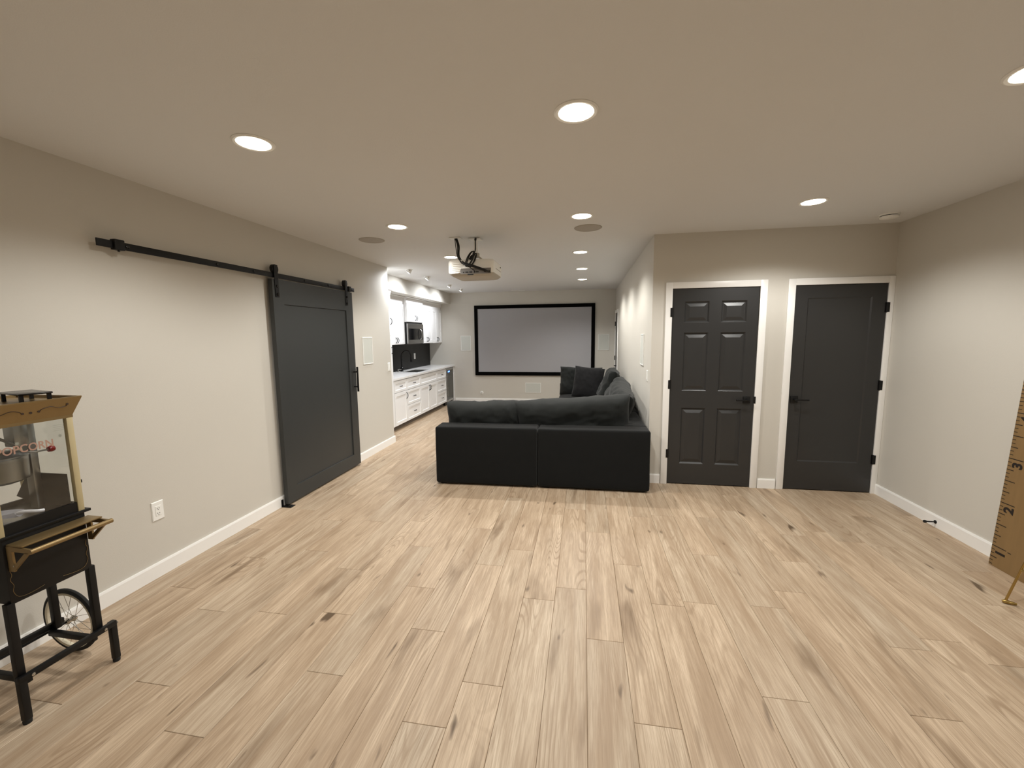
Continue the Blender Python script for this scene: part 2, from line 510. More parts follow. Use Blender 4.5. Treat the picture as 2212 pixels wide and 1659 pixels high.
# far door in the wall behind the sofa
def far_door():
    a, b = D3
    tr = thing('trim_3', None, None, (XM, (a + b) / 2, 0), kind='structure')
    c, t = 0.066, 0.017
    for (p, q, z0, z1) in ((a - c, a, 0, DT + c), (b, min(b + c, YS - 0.001), 0, DT + c), (a, b, DT + 0.004, DT + c)):
        obj('casing_board', bx(XM - t, XM - 0.0005, p, q, z0, z1, bev=0.002), 'trim_white', tr)
    root = thing('door_3', 'dark door in the wall at the far end of the sofa', None, (XM, (a + b) / 2, 0), kind='structure')
    obj('door_slab', bx(XM + 0.004, XM + 0.04, a + 0.003, b - 0.003, 0.01, DT), 'door_charcoal', root, smooth=False)
    for z in (1.82, 1.07, 0.33):
        bm = tube(B(), [(XM - 0.012, b + 0.001, z - 0.047), (XM - 0.012, b + 0.001, z + 0.047)], 0.009, 10)
        box(bm, XM - 0.0205, XM - 0.0172, b, b + 0.02, z - 0.045, z + 0.045)
        obj('hinge', bm, 'black_metal', root)
    y, z = a + 0.07, 0.93
    h = obj('handle', bx(XM - 0.010, XM + 0.004, y - 0.034, y + 0.034, z - 0.034, z + 0.034, bev=0.003), 'black_metal', root)
    bm = tube(B(), [(XM - 0.008, y, z), (XM - 0.055, y, z)], 0.011, 12)
    box(bm, XM - 0.062, XM - 0.05, y - 0.012, y + 0.115, z - 0.008, z + 0.008, bev=0.003)
    obj('lever', bm, 'black_metal', h)
far_door()

# ------------------------------------------------------------------ sliding barn door and its rail
BX = XL + 0.070
def barn_door():
    a, b, z0, z1 = 3.392, 4.703, 0.02, 2.125
    root = thing('barn_door', 'dark charcoal sliding barn door hanging on the left wall', 'door', (BX, (a + b) / 2, 0))
    u0, u1, v0, v1 = 3.53, 4.562, 0.165, 1.905
    x0, x1 = BX - 0.042, BX
    bm = bx(x0, x1, a, u0, z0, z1); box(bm, x0, x1, u1, b, z0, z1)
    box(bm, x0, x1, u0, u1, z0, v0); box(bm, x0, x1, u0, u1, v1, z1)
    obj('door_frame', bm, 'barn_charcoal', root, smooth=False)
    obj('panel', panel(B(), lambda u, v, d: (BX + d, u, v), u0, u1, v0, v1, [(0, -0.035), (0, -0.001), (0.002, -0.012), (0.004, -0.012)]), 'barn_charcoal', root, smooth=False)
    # pull handle
    hy = 4.648
    bm = tube(B(), [(BX + 0.05, hy, 0.935), (BX + 0.05, hy, 1.235)], 0.012, 14)
    h = obj('pull_handle', bm, 'black_metal', root)
    for z in (0.995, 1.175):
        obj('handle_post', tube(B(), [(BX, hy, z), (BX + 0.05, hy, z)], 0.009, 12), 'black_metal', h)
    # hangers
    for y in (3.445, 4.578):
        s = obj('hanger_strap', bx(BX + 0.0005, BX + 0.0065, y - 0.024, y + 0.024, 1.963, 2.252, bev=0.002), 'black_metal', root)
        bm = lathe(B(), [(0.012, -0.026), (0.040, -0.026), (0.040, -0.020), (0.033, -0.014), (0.033, -0.008), (0.040, -0.002), (0.040, 0.0), (0.012, 0.0)], (BX, y, 2.2155), 'x', 24)
        obj('wheel', bm, 'black_metal', s)
        for z in (1.988, 2.062):
            obj('bolt', lathe(B(), [(0.013, 0), (0.013, 0.006), (0.008, 0.010), (0, 0.010)], (BX + 0.0065, y, z), 'x', 12), 'black_gloss', s)
    return root
barn_door()
def barn_rail():
    y0, y1 = 2.035, 4.776
    root = thing('barn_door_rail', 'long black steel barn door rail on the left wall', 'rail', (XL, (y0 + y1) / 2, 2.15))
    xa, xb = BX - 0.017, BX - 0.009
    obj('rail_bar', bx(xa, xb, y0, y1, 2.138, 2.182, bev=0.001), 'black_metal', root)
    for y in (2.20, 2.84, 3.20, 3.86, 4.25, 4.72):
        obj('spacer', tube(B(), [(XL, y, 2.16), (xa, y, 2.16)], 0.011, 12), 'black_metal', root)
        obj('bolt', lathe(B(), [(0.011, 0), (0.011, 0.004), (0.006, 0.007), (0, 0.007)], (xb, y, 2.16), 'x', 12), 'black_gloss', root)
    for y in (2.145, 4.655):
        bm = bx(xa - 0.010, xb + 0.020, y - 0.028, y + 0.028, 2.130, 2.192, bev=0.004)
        s = obj('end_stop', bm, 'black_metal', root)
        obj('stop_screw', tube(B(), [(xb + 0.005, y, 2.120), (xb + 0.005, y, 2.133)], 0.006, 10), 'black_gloss', s)
barn_rail()
def floor_guide():
    root = thing('floor_guide', 'small black floor guide under the near corner of the barn door', 'door guide', (BX, 3.37, 0))
    obj('base_plate', bx(XL + 0.016, BX + 0.045, 3.36, 3.425, 0.0, 0.006, bev=0.001), 'black_metal', root)
    obj('roller', lathe(B(), [(0.012, 0.006), (0.012, 0.018), (0, 0.018)], (BX + 0.022, 3.375, 0), 'z', 16), 'black_metal', root)
    obj('bracket', bx(XL + 0.016, XL + 0.02, 3.362, 3.386, 0.006, 0.07), 'black_metal', root)
floor_guide()

# ------------------------------------------------------------------ ceiling lights
def spot_lamp(name, loc, direction, w, col, size, blend, radius, parent):
    d = bpy.data.lights.new(name, 'SPOT')
    d.energy = w; d.color = col; d.spot_size = math.radians(size); d.spot_blend = blend; d.shadow_soft_size = radius
    o = bpy.data.objects.new(name, d); COL.objects.link(o)
    Mw = Matrix.Translation(loc) @ Vector(direction).to_track_quat('-Z', 'Y').to_matrix().to_4x4()
    o.parent = parent
    o.matrix_local = W[parent.name].inverted() @ Mw
    return o
def downlight(x, y, label, w=1.0):
    root = thing('recessed_light', label, 'ceiling light', (x, y, H), group='round recessed lights in the ceiling')
    obj('trim_ring', lathe(B(), [(0.076, 0), (0.100, 0), (0.100, -0.003), (0.092, -0.009), (0.080, -0.007), (0.076, -0.003)], (x, y, H), 'z', 40, close=False), 'plastic_white', root)
    obj('lens', lathe(B(), [(0.0785, 0), (0.0785, -0.005), (0.05, -0.008), (0, -0.009)], (x, y, H), 'z', 36), 'lamp_lens', root)
    spot_lamp('lamp', (x, y, H - 0.075), (0, 0, -1), DOWNLIGHT_W * w, DOWNLIGHT_COL, 150, 0.55, 0.045, root)
downlight(-1.675, 2.007, 'recessed ceiling light nearest the popcorn cart')
downlight(-0.045, 2.019, 'largest recessed ceiling light, in the middle of the ceiling')
downlight(1.715, 2.05, 'recessed ceiling light cut off by the right edge of the picture')
downlight(-1.684, 3.70, 'recessed ceiling light beside the round ceiling speaker near the barn door')
downlight(-0.030, 3.70, 'recessed ceiling light just in front of the round speaker right of the projector')
downlight(1.72, 3.68, 'recessed ceiling light in front of the two dark hinged doors')
downlight(-1.676, 5.234, 'recessed ceiling light just above the left end of the projector', 1.12)
downlight(-0.055, 5.271, 'nearest of three small ceiling lights in a row over the sofa', 1.12)
downlight(-0.043, 6.586, 'middle of three small ceiling lights in a row over the sofa', 1.12)
downlight(-0.041, 7.84, 'farthest of three small ceiling lights in a row over the sofa', 1.12)
for x, side in ((-1.68, 'left'), (-0.045, 'middle'), (1.715, 'right')):
    downlight(x, -1.3, 'recessed ceiling light behind the viewpoint, %s of three outside the picture' % side, 0.42)

def gimbal(x, y, label):
    root = thing('spotlight', label, 'spotlight', (x, y, H), group='small spotlights along the kitchen')
    obj('trim_ring', lathe(B(), [(0.040, 0), (0.055, 0), (0.055, -0.003), (0.045, -0.006), (0.040, -0.003)], (x, y, H), 'z', 28, close=False), 'plastic_white', root)
    d = Vector((-0.46, -0.16, -0.75)).normalized()
    c = Vector((x, y, H - 0.022))
    M_ = Matrix.Translation(c) @ d.to_track_quat('Z', 'Y').to_matrix().to_4x4()
    bm = lathe(B(), [(0.0, -0.038), (0.028, -0.034), (0.032, 0.0), (0.032, 0.030), (0.027, 0.030), (0.027, 0.024)], (0, 0, 0), 'z', 24, close=False)
    bm.transform(M_)
    e = obj('lamp_head', bm, 'plastic_white', root)
    bm = lathe(B(), [(0.0265, 0.02), (0.0265, 0.026), (0, 0.028)], (0, 0, 0), 'z', 24); bm.transform(M_)
    obj('lens', bm, 'spot_lens', e)
    obj('pivot', tube(B(), [(x + 0.02, y - 0.03, H - 0.016), (x + 0.02, y + 0.03, H - 0.016)], 0.006, 8), 'port_grey', root)
    spot_lamp('lamp', c + d * 0.035, d, SPOT_W, SPOT_COL, 138, 0.8, 0.02, root)
gimbal(-2.60, 6.07, 'small kitchen spotlight nearest the barn door wall')
gimbal(-2.61, 6.85, 'second small kitchen spotlight from the barn door wall')
gimbal(-2.61, 8.02, 'third small kitchen spotlight from the barn door wall')
gimbal(-2.61, 8.79, 'small kitchen spotlight nearest the screen wall')

def ceiling_speaker(x, y, label):
    root = thing('ceiling_speaker', label, 'speaker', (x, y, H), group='round speakers in the ceiling')
    obj('frame', lathe(B(), [(0.112, 0), (0.128, 0), (0.128, -0.003), (0.122, -0.007), (0.112, -0.006)], (x, y, H), 'z', 44, close=False), 'grille_grey', root)
    obj('grille', lathe(B(), [(0.1125, 0), (0.1125, -0.005), (0.06, -0.0065), (0, -0.007)], (x, y, H), 'z', 44), 'grille_grey', root)
ceiling_speaker(-2.176, 4.152, 'round flush ceiling speaker near the barn door rail')
ceiling_speaker(0.026, 4.121, 'round flush ceiling speaker right of the projector')

def detector():
    x, y = 2.565, 4.21
    root = thing('smoke_detector', 'white smoke detector on the ceiling near the right corner', 'smoke detector', (x, y, H))
    obj('base', lathe(B(), [(0.072, 0), (0.072, -0.010), (0.066, -0.012), (0, -0.012)], (x, y, H), 'z', 36), 'plastic_white', root)
    obj('sensor_slot', lathe(B(), [(0.060, -0.012), (0.060, -0.019), (0, -0.019)], (x, y, H), 'z', 36), 'slot_dark', root)
    obj('cover', lathe(B(), [(0.066, -0.018), (0.064, -0.030), (0.050, -0.036), (0, -0.038)], (x, y, H), 'z', 36), 'plastic_white', root)
detector()
def register():
    x0, x1, y0, y1 = -1.63, -1.325, 9.40, 9.52
    root = thing('ceiling_vent', 'slim white air vent in the ceiling above the screen', 'vent', ((x0 + x1) / 2, (y0 + y1) / 2, H))
    bm = bx(x0, x1, y0, y0 + 0.02, H - 0.006, H); box(bm, x0, x1, y1 - 0.02, y1, H - 0.006, H)
    box(bm, x0, x0 + 0.02, y0 + 0.02, y1 - 0.02, H - 0.006, H); box(bm, x1 - 0.02, x1, y0 + 0.02, y1 - 0.02, H - 0.006, H)
    obj('frame', bm, 'plastic_white', root)
    obj('duct', bx(x0 + 0.02, x1 - 0.02, y0 + 0.02, y1 - 0.02, H - 0.001, H), 'slot_dark', root)
    for k in range(5):
        y = y0 + 0.028 + k * 0.016
        obj('slat', bx(x0 + 0.02, x1 - 0.02, y, y + 0.006, H - 0.006, H - 0.001), 'plastic_white', root)
register()

# ------------------------------------------------------------------ wall plates and in-wall speakers
def wall_speaker(label, F, u0, u1, v0, v1, loc):
    root = thing('wall_speaker', label, 'speaker', loc, group='white in-wall speakers')
    f = 0.012
    bm = B()
    for (a, b, c, d) in ((u0, u1, v0, v0 + f), (u0, u1, v1 - f, v1), (u0, u0 + f, v0 + f, v1 - f), (u1 - f, u1, v0 + f, v1 - f)):
        panel(bm, F, a, b, c, d, [(0, 0), (0, 0.009), (0.002, 0.011)])
    obj('frame', bm, 'plastic_white', root, smooth=False)
    obj('grille', panel(B(), F, u0 + f, u1 - f, v0 + f, v1 - f, [(0, 0), (0, 0.006), (0.004, 0.008)]), 'grille_white', root, smooth=False)
FL = lambda u, v, d: (XL + d, u, v)
FS = lambda u, v, d: (u, YS - d, v)
FM = lambda u, v, d: (XM - d, u, v)
wall_speaker('rectangular white in-wall speaker between the barn door and the kitchen', FL, 5.003, 5.255, 1.235, 1.590, (XL, 5.13, 1.235))
wall_speaker('rectangular white in-wall speaker left of the projection screen', FS, -2.895, -2.648, 1.240, 1.592, (-2.77, YS, 1.24))
wall_speaker('rectangular white in-wall speaker right of the projection screen', FS, 0.310, 0.555, 1.235, 1.597, (0.43, YS, 1.235))
wall_speaker('low white in-wall speaker under the projection screen', FS, -1.352, -0.985, 0.245, 0.480, (-1.17, YS, 0.245))
wall_speaker('white in-wall speaker on the side wall above the sofa', FM, 5.06, 5.31, 1.225, 1.592, (XM, 5.18, 1.225))

def outlet(label, F, uc, vc, loc):
    root = thing('power_outlet', label, 'outlet', loc)
    obj('cover_plate', panel(B(), F, uc - 0.040, uc + 0.040, vc - 0.064, vc + 0.064, [(0, 0), (0, 0.003), (0.004, 0.007)]), 'plastic_white', root, smooth=False)
    ins = obj('receptacle', panel(B(), F, uc - 0.018, uc + 0.018, vc - 0.034, vc + 0.034, [(0, 0.0), (0, 0.0085), (0.001, 0.0092)]), 'plastic_white', root, smooth=False)
    for s in (-1, 1):
        for du, w, h, dv in ((-0.0065, 0.0016, 0.008, 0.0175), (0.0065, 0.0016, 0.007, 0.0175), (0, 0.0035, 0.0035, 0.0075)):
            cc = vc + (s * 0.0 + dv if s > 0 else dv - 0.033)
            obj('slot', panel(B(), F, uc + du - w, uc + du + w, cc - h / 2, cc + h / 2, [(0, 0.009), (0, 0.0096)]), 'slot_dark', ins, smooth=False)
outlet('white power outlet low on the left wall beside the popcorn cart', FL, 2.247, 0.449, (XL, 2.247, 0.385))
FK = lambda u, v, d: (XK + 0.012 + d, u, v)
outlet('white power outlet on the black kitchen backsplash', FK, 8.70, 1.158, (XK + 0.012, 8.70, 1.09))
def switch(label, F, uc, vc, loc, n=1):
    root = thing('light_switch', label, 'light switch', loc)
    w = 0.038 + 0.023 * (n - 1)
    obj('cover_plate', panel(B(), F, uc - w, uc + w, vc - 0.060, vc + 0.060, [(0, 0), (0, 0.003), (0.004, 0.007)]), 'plastic_white', root, smooth=False)
    for k in range(n):
        u = uc + (k - (n - 1) / 2) * 0.046
        bm = B()
        P = [F(u - 0.016, vc - 0.033, 0.006), F(u + 0.016, vc - 0.033, 0.006), F(u + 0.016, vc + 0.033, 0.006), F(u - 0.016, vc + 0.033, 0.006),
             F(u - 0.016, vc - 0.033, 0.012), F(u + 0.016, vc - 0.033, 0.012), F(u + 0.016, vc + 0.033, 0.0075), F(u - 0.016, vc + 0.033, 0.0075)]
        v = [bm.verts.new(q) for q in P]
        for q in ((0, 1, 2, 3), (4, 5, 6, 7), (0, 1, 5, 4), (1, 2, 6, 5), (2, 3, 7, 6), (3, 0, 4, 7)): bm.faces.new([v[i] for i in q])
        obj('rocker', bm, 'plastic_white', root, smooth=False)
switch('white light switch at the wall end beside the kitchen', FL, 5.722, 1.152, (XL, 5.722, 1.09))
switch('white light switch on the side wall above the sofa corner', FM, 4.745, 1.138, (XM, 4.745, 1.078), 1)
def cable_port():
    x, z = -2.405, 0.235
    root = thing('cable_port', 'small round white cable port low on the screen wall', 'cable port', (x, YS, z))
    obj('plate', lathe(B(), [(0.040, 0), (0.040, -0.004), (0.03, -0.007), (0, -0.007)], (x, YS, z), 'y', 24), 'plastic_white', root)
    obj('connector', tube(B(), [(x, YS - 0.006, z), (x + 0.005, YS - 0.04, z - 0.01), (x + 0.005, YS - 0.05, z - 0.035)], 0.011, 10), 'chrome', root)
cable_port()
def doorstop():
    y, z = 3.79, 0.045
    root = thing('door_stop', 'black rod door stop on the right baseboard', 'door stop', (XR - 0.014, y, z))
    obj('rod', tube(B(), [(XR - 0.014, y, z), (XR - 0.085, y, z)], 0.005, 10), 'black_metal', root)
    obj('mount', lathe(B(), [(0.014, 0), (0.014, -0.004), (0.008, -0.008), (0, -0.008)], (XR - 0.014, y, z), 'x', 16), 'black_metal', root)
    obj('rubber_tip', lathe(B(), [(0.0, 0.004), (0.010, 0.004), (0.012, -0.004), (0.011, -0.012), (0, -0.012)], (XR - 0.085, y, z), 'x', 16), 'rubber', root)
doorstop()

# ------------------------------------------------------------------ projection screen
def proj_screen():
    x0, x1, z0, z1, f = -2.545, 0.238, 0.655, 2.287, 0.080
    root = thing('projection_screen', 'large grey projection screen in a black frame on the far wall', 'projection screen', ((x0 + x1) / 2, YS, z0))
    ya, yb = YS - 0.045, YS - 0.002
    obj('frame_bar', bx(x0, x1, ya, yb, z0, z0 + f, bev=0.003), 'black_velvet', root)
    obj('frame_bar', bx(x0, x1, ya, yb, z1 - f, z1, bev=0.003), 'black_velvet', root)
    obj('frame_bar', bx(x0, x0 + f, ya, yb, z0 + f, z1 - f, bev=0.003), 'black_velvet', root)
    obj('frame_bar', bx(x1 - f, x1, ya, yb, z0 + f, z1 - f, bev=0.003), 'black_velvet', root)
    obj('screen_surface', bx(x0 + f, x1 - f, YS - 0.03, YS - 0.02, z0 + f, z1 - f), 'screen_grey', root, smooth=False)
proj_screen()

# ------------------------------------------------------------------ kitchen
KF = -3.10
FC = lambda u, v, d: (KF + d, u, v)
def arc_pull(bm, F, u, v, length, vertical=True, d0=0.02):
    pts = []
    for k in range(9):
        t = -1 + 2 * k / 8
        dd = d0 + 0.030 * (1 - t * t) ** 0.8
        pts.append(F(u, v + t * length / 2, dd) if vertical else F(u + t * length / 2, v, dd))
    return tube(bm, pts, 0.0055, 8)
SH = [(0, 0.001), (0, 0.018), (0.002, 0.020), (0.056, 0.020), (0.062, 0.010), (0.064, 0.010)]
SHD = [(0, 0.001), (0, 0.018), (0.002, 0.020), (0.040, 0.020), (0.047, 0.010), (0.049, 0.010)]
def cab_door(root, F, u0, u1, v0, v1, hu=None, hv=None, hl=0.11, prof=SH):
    d = obj('door', panel(B(), F, u0, u1, v0, v1, prof), 'cab_white', root, smooth=False)
    if hu is not None: obj('handle', arc_pull(B(), F, hu, hv, hl), 'black_metal', d)
def cab_drawer(root, F, u0, u1, v0, v1, handle=True, hl=0.085, prof=SHD):
    d = obj('drawer', panel(B(), F, u0, u1, v0, v1, prof), 'cab_white', root, smooth=False)
    if handle: obj('handle', arc_pull(B(), F, (u0 + u1) / 2, (v0 + v1) / 2, hl, False), 'black_metal', d)
CT, CB = 0.900, 0.868
def base_unit(label, y0, y1, spec):
    root = thing('base_cabinet', label, 'cabinet', (KF, (y0 + y1) / 2, 0), group='white kitchen base cabinets')
    if spec == 'sink':
        bb = bx(XK + 0.001, KF, y0 + 0.0015, y1 - 0.0015, 0.09, 0.66)
        box(bb, KF - 0.02, KF, y0 + 0.0015, y1 - 0.0015, 0.66, CB - 0.001)
        box(bb, XK + 0.001, KF - 0.02, y0 + 0.0015, y0 + 0.02, 0.66, CB - 0.001)
        box(bb, XK + 0.001, KF - 0.02, y1 - 0.02, y1 - 0.0015, 0.66, CB - 0.001)
        obj('body', bb, 'cab_white', root, smooth=False)
    else:
        obj('body', bx(XK + 0.001, KF, y0 + 0.0015, y1 - 0.0015, 0.09, CB - 0.001), 'cab_white', root, smooth=False)
    obj('toe_kick', bx(XK + 0.001, KF - 0.07, y0 + 0.0015, y1 - 0.0015, 0.0, 0.089), 'toe_shade', root, smooth=False)
    g = 0.005
    a, b = y0 + g, y1 - g
    if spec == 'door':
        cab_drawer(root, FC, a, b, 0.657, 0.848)
        cab_door(root, FC, a, b, 0.098, 0.648, b - 0.030, 0.56)
    elif spec == 'drawers':
        cab_drawer(root, FC, a, b, 0.653, 0.848); cab_drawer(root, FC, a, b, 0.380, 0.644); cab_drawer(root, FC, a, b, 0.098, 0.371)
    else:
        cab_drawer(root, FC, a, b, 0.653, 0.848, handle=False)
        m = (a + b) / 2
        cab_door(root, FC, a, m - 0.002, 0.098, 0.644, m - 0.030, 0.56)
        cab_door(root, FC, m + 0.002, b, 0.098, 0.644, m + 0.030, 0.56)
base_unit('white base cabinet with one drawer over one door, nearest the wall end', 6.400, 6.900, 'door')
base_unit('white base cabinet with three drawers, left of the sink cabinet', 6.900, 7.530, 'drawers')
base_unit('white sink base cabinet with two doors under a false drawer front', 7.530, 8.445, 'sink')
base_unit('white base cabinet with three drawers, beside the wine cooler', 8.445, 9.035, 'drawers')
obj('end_panel', bx(XK + 0.001, KF + 0.018, 9.585, YS - 0.001, 0.0, CB - 0.001), 'cab_white', label='narrow white end panel between the wine cooler and the screen wall', cat='panel', smooth=False)

SK = (-3.52, -3.18, 7.62, 8.30)   # sink hole
bm = B()
y0, y1, xf = 6.392, YS - 0.001, -3.066
for (xa, xb, ya, yb) in ((XK + 0.001, xf, y0, SK[2]), (XK + 0.001, xf, SK[3], y1), (XK + 0.001, SK[0], SK[2], SK[3]), (SK[1], xf, SK[2], SK[3])):
    box(bm, xa, xb, ya, yb, CB, CT)
obj('countertop', bm, 'quartz', label='white quartz kitchen countertop running to the screen wall', cat='countertop', smooth=False)
def sink():
    root = thing('kitchen_sink', 'undermount steel sink set into the white countertop', 'sink', ((SK[0] + SK[1]) / 2, (SK[2] + SK[3]) / 2, 0.70))
    bm = panel(B(), lambda u, v, d: (u, v, d), SK[0] + 0.001, SK[1] - 0.001, SK[2] + 0.001, SK[3] - 0.001, [(0, 0.892), (0, 0.72), (0.03, 0.70), (0.04, 0.70)], back=False)
    obj('basin', bm, 'steel', root, smooth=False)
    obj('drain', lathe(B(), [(0.045, 0.7005), (0.045, 0.703), (0.03, 0.704), (0, 0.702)], ((SK[0] + SK[1]) / 2, 7.96, 0), 'z', 24), 'chrome', root)
sink()
obj('backsplash', bx(XK + 0.0005, XK + 0.012, 6.41, YS - 0.001, CT, 1.436), 'backsplash', label='black slab backsplash behind the kitchen counter', cat='backsplash', smooth=False)
def faucet():
    x, y = -3.575, 7.80
    root = thing('kitchen_faucet', 'matte black gooseneck faucet behind the kitchen sink', 'faucet', (x, y, CT))
    obj('base', lathe(B(), [(0.034, 0), (0.034, 0.008), (0.026, 0.016), (0.026, 0.075), (0.018, 0.085), (0, 0.085)], (x, y, CT), 'z', 24), 'black_gloss', root)
    dx, dy = 0.45, 0.893
    R_ = 0.125
    pts = [(x, y, CT + 0.08), (x, y, CT + 0.28)]
    for k in range(1, 13):
        a = PI * k / 12
        s = R_ - R_ * math.cos(a)
        pts.append((x + dx * s, y + dy * s, CT + 0.28 + R_ * math.sin(a)))
    ex, ey = pts[-1][0], pts[-1][1]
    obj('gooseneck', tube(B(), pts, 0.0155, 14), 'black_gloss', root)
    obj('spray_head', tube(B(), [(ex, ey, CT + 0.285), (ex, ey, CT + 0.24), (ex, ey, CT + 0.19), (ex, ey, CT + 0.175)], [0.017, 0.020, 0.021, 0.018], 14), 'black_gloss', root)
    obj('lever', tube(B(), [(x + 0.02, y + 0.01, CT + 0.05), (x + 0.045, y + 0.03, CT + 0.052), (x + 0.07, y + 0.10, CT + 0.06)], [0.010, 0.008, 0.006], 10), 'black_gloss', root)
faucet()
def soap():
    x, y = -3.575, 7.62
    root = thing('soap_dispenser', 'small chrome soap pump left of the black faucet', 'soap dispenser', (x, y, CT))
    obj('base', lathe(B(), [(0.020, 0), (0.020, 0.006), (0.011, 0.012), (0.011, 0.045), (0, 0.045)], (x, y, CT), 'z', 18), 'chrome', root)
    obj('spout', tube(B(), [(x, y, CT + 0.04), (x, y, CT + 0.058), (x + 0.03, y, CT + 0.064), (x + 0.075, y, CT + 0.058)], 0.007, 10), 'chrome', root)
soap()
def cooler():
    y0, y1 = 9.042, 9.580
    root = thing('wine_cooler', 'under-counter wine cooler with steel frame and blue display', 'wine cooler', (KF, (y0 + y1) / 2, 0))
    obj('body', bx(XK + 0.02, KF - 0.035, y0, y1, 0.02, CB - 0.004), 'black_metal', root, smooth=False)
    bm = B()
    z0, z1, f = 0.075, 0.855, 0.045
    xa, xb = KF - 0.03, KF + 0.012
    box(bm, xa, xb, y0, y1, z0, z0 + f); box(bm, xa, xb, y0, y1, z1 - f, z1)
    box(bm, xa, xb, y0, y0 + f, z0 + f, z1 - f); box(bm, xa, xb, y1 - f, y1, z0 + f, z1 - f)
    d = obj('door', bm, 'steel', root, smooth=False)
    obj('glass_pane', bx(xa + 0.01, xb - 0.006, y0 + f, y1 - f, z0 + f, z1 - f), 'cooler_glass', d, smooth=False)
    obj('display', bx(xb - 0.006, xb - 0.004, 9.21, 9.33, 0.755, 0.785), 'display_blue', d, smooth=False)
    obj('handle', tube(B(), [(xb + 0.03, y0 + 0.022, 0.22), (xb + 0.03, y0 + 0.022, 0.72)], 0.008, 12), 'steel', d)
    for z in (0.26, 0.68): obj('handle_post', tube(B(), [(xb, y0 + 0.022, z), (xb + 0.03, y0 + 0.022, z)], 0.006, 8), 'steel', d)
    obj('toe_grille', bx(KF - 0.06, KF - 0.03, y0, y1, 0.0, 0.07), 'black_metal', root, smooth=False)
cooler()

UF = -3.385
def crown(root, xf, y0, y1, z0, z1=SB - 0.001, name='crown_moulding'):
    p = [(XK + 0.001, z0), (xf, z0), (xf, z0 + 0.055), (xf + 0.010, z0 + 0.060), (xf + 0.014, z0 + 0.072)]
    top = z1
    for k in range(1, 6):
        t = k / 5
        p.append((xf + 0.014 + 0.016 * (1 - math.cos(t * PI / 2)), z0 + 0.072 + (top - 0.014 - z0 - 0.072) * math.sin(t * PI / 2)))
    p += [(xf + 0.036, top - 0.012), (xf + 0.036, top), (XK + 0.001, top)]
    obj(name, prism(B(), p, 'y', y0, y1), 'cab_white', root, angle=25)
def upper_unit(label, y0, y1, xf, z0, z1, hv, g=0.004):
    F = lambda u, v, d: (xf + d, u, v)
    root = thing('wall_cabinet', label, 'cabinet', (xf, (y0 + y1) / 2, z0), group='white kitchen wall cabinets')
    obj('body', bx(XK + 0.001, xf, y0 + 0.001, y1 - 0.001, z0, z1), 'cab_white', root, smooth=False)
    m = (y0 + y1) / 2
    cab_door(root, F, y0 + g, m - 0.0015, z0 + 0.004, z1 - 0.004, m - 0.035, hv, 0.10)
    cab_door(root, F, m + 0.0015, y1 - g, z0 + 0.004, z1 - 0.004, m + 0.035, hv, 0.10)
    crown(root, xf + 0.006, y0 + 0.001, y1 - 0.001, z1 + 0.001)
upper_unit('tall white wall cabinet left of the microwave', 6.80, 7.545, UF, 1.445, 2.200, 1.522)
upper_unit('short white wall cabinet above the microwave', 7.545, 8.375, UF + 0.055, 1.868, 2.228, 1.948)
upper_unit('tall white wall cabinet just right of the microwave', 8.375, 9.020, UF, 1.442, 2.200, 1.522)
upper_unit('tall white wall cabinet in the corner by the screen wall', 9.020, YS - 0.001, UF, 1.435, 2.200, 1.519)
def microwave():
    y0, y1, z0, z1 = 7.552, 8.330, 1.440, 1.838
    xf = UF + 0.075
    root = thing('microwave', 'stainless over-the-counter microwave under the short cabinet', 'microwave', (xf, (y0 + y1) / 2, z0))
    obj('body', bx(XK + 0.013, xf - 0.02, y0, y1, z0, z1 + 0.028), 'black_metal', root, smooth=False)
    F = lambda u, v, d: (xf + d, u, v)
    d = obj('door', panel(B(), F, y0, y1, z0 + 0.012, z1, [(0, -0.02), (0, 0), (0.003, 0.004), (0.004, 0.004)]), 'steel', root, smooth=False)
    obj('window', panel(B(), F, y0 + 0.04, 8.135, z0 + 0.085, z1 - 0.095, [(0, 0.003), (0, 0.006), (0.002, 0.007)]), 'glass_dark', d, smooth=False)
    obj('control_panel', panel(B(), F, 8.15, y1 - 0.02, z0 + 0.085, z1 - 0.095, [(0, 0.003), (0, 0.006), (0.002, 0.007)]), 'black_gloss', d, smooth=False)
    obj('handle', tube(B(), [F(8.135, z0 + 0.09, 0.004), F(8.135, z0 + 0.11, 0.04), F(8.135, z0 + 0.19, 0.052), F(8.135, z0 + 0.27, 0.04), F(8.135, z1 - 0.10, 0.004)], 0.010, 10), 'steel', d)
    obj('vent_grille', bx(XK + 0.05, xf - 0.03, y0 + 0.03, y1 - 0.03, z0 - 0.006, z0), 'port_grey', root, smooth=False)
microwave()
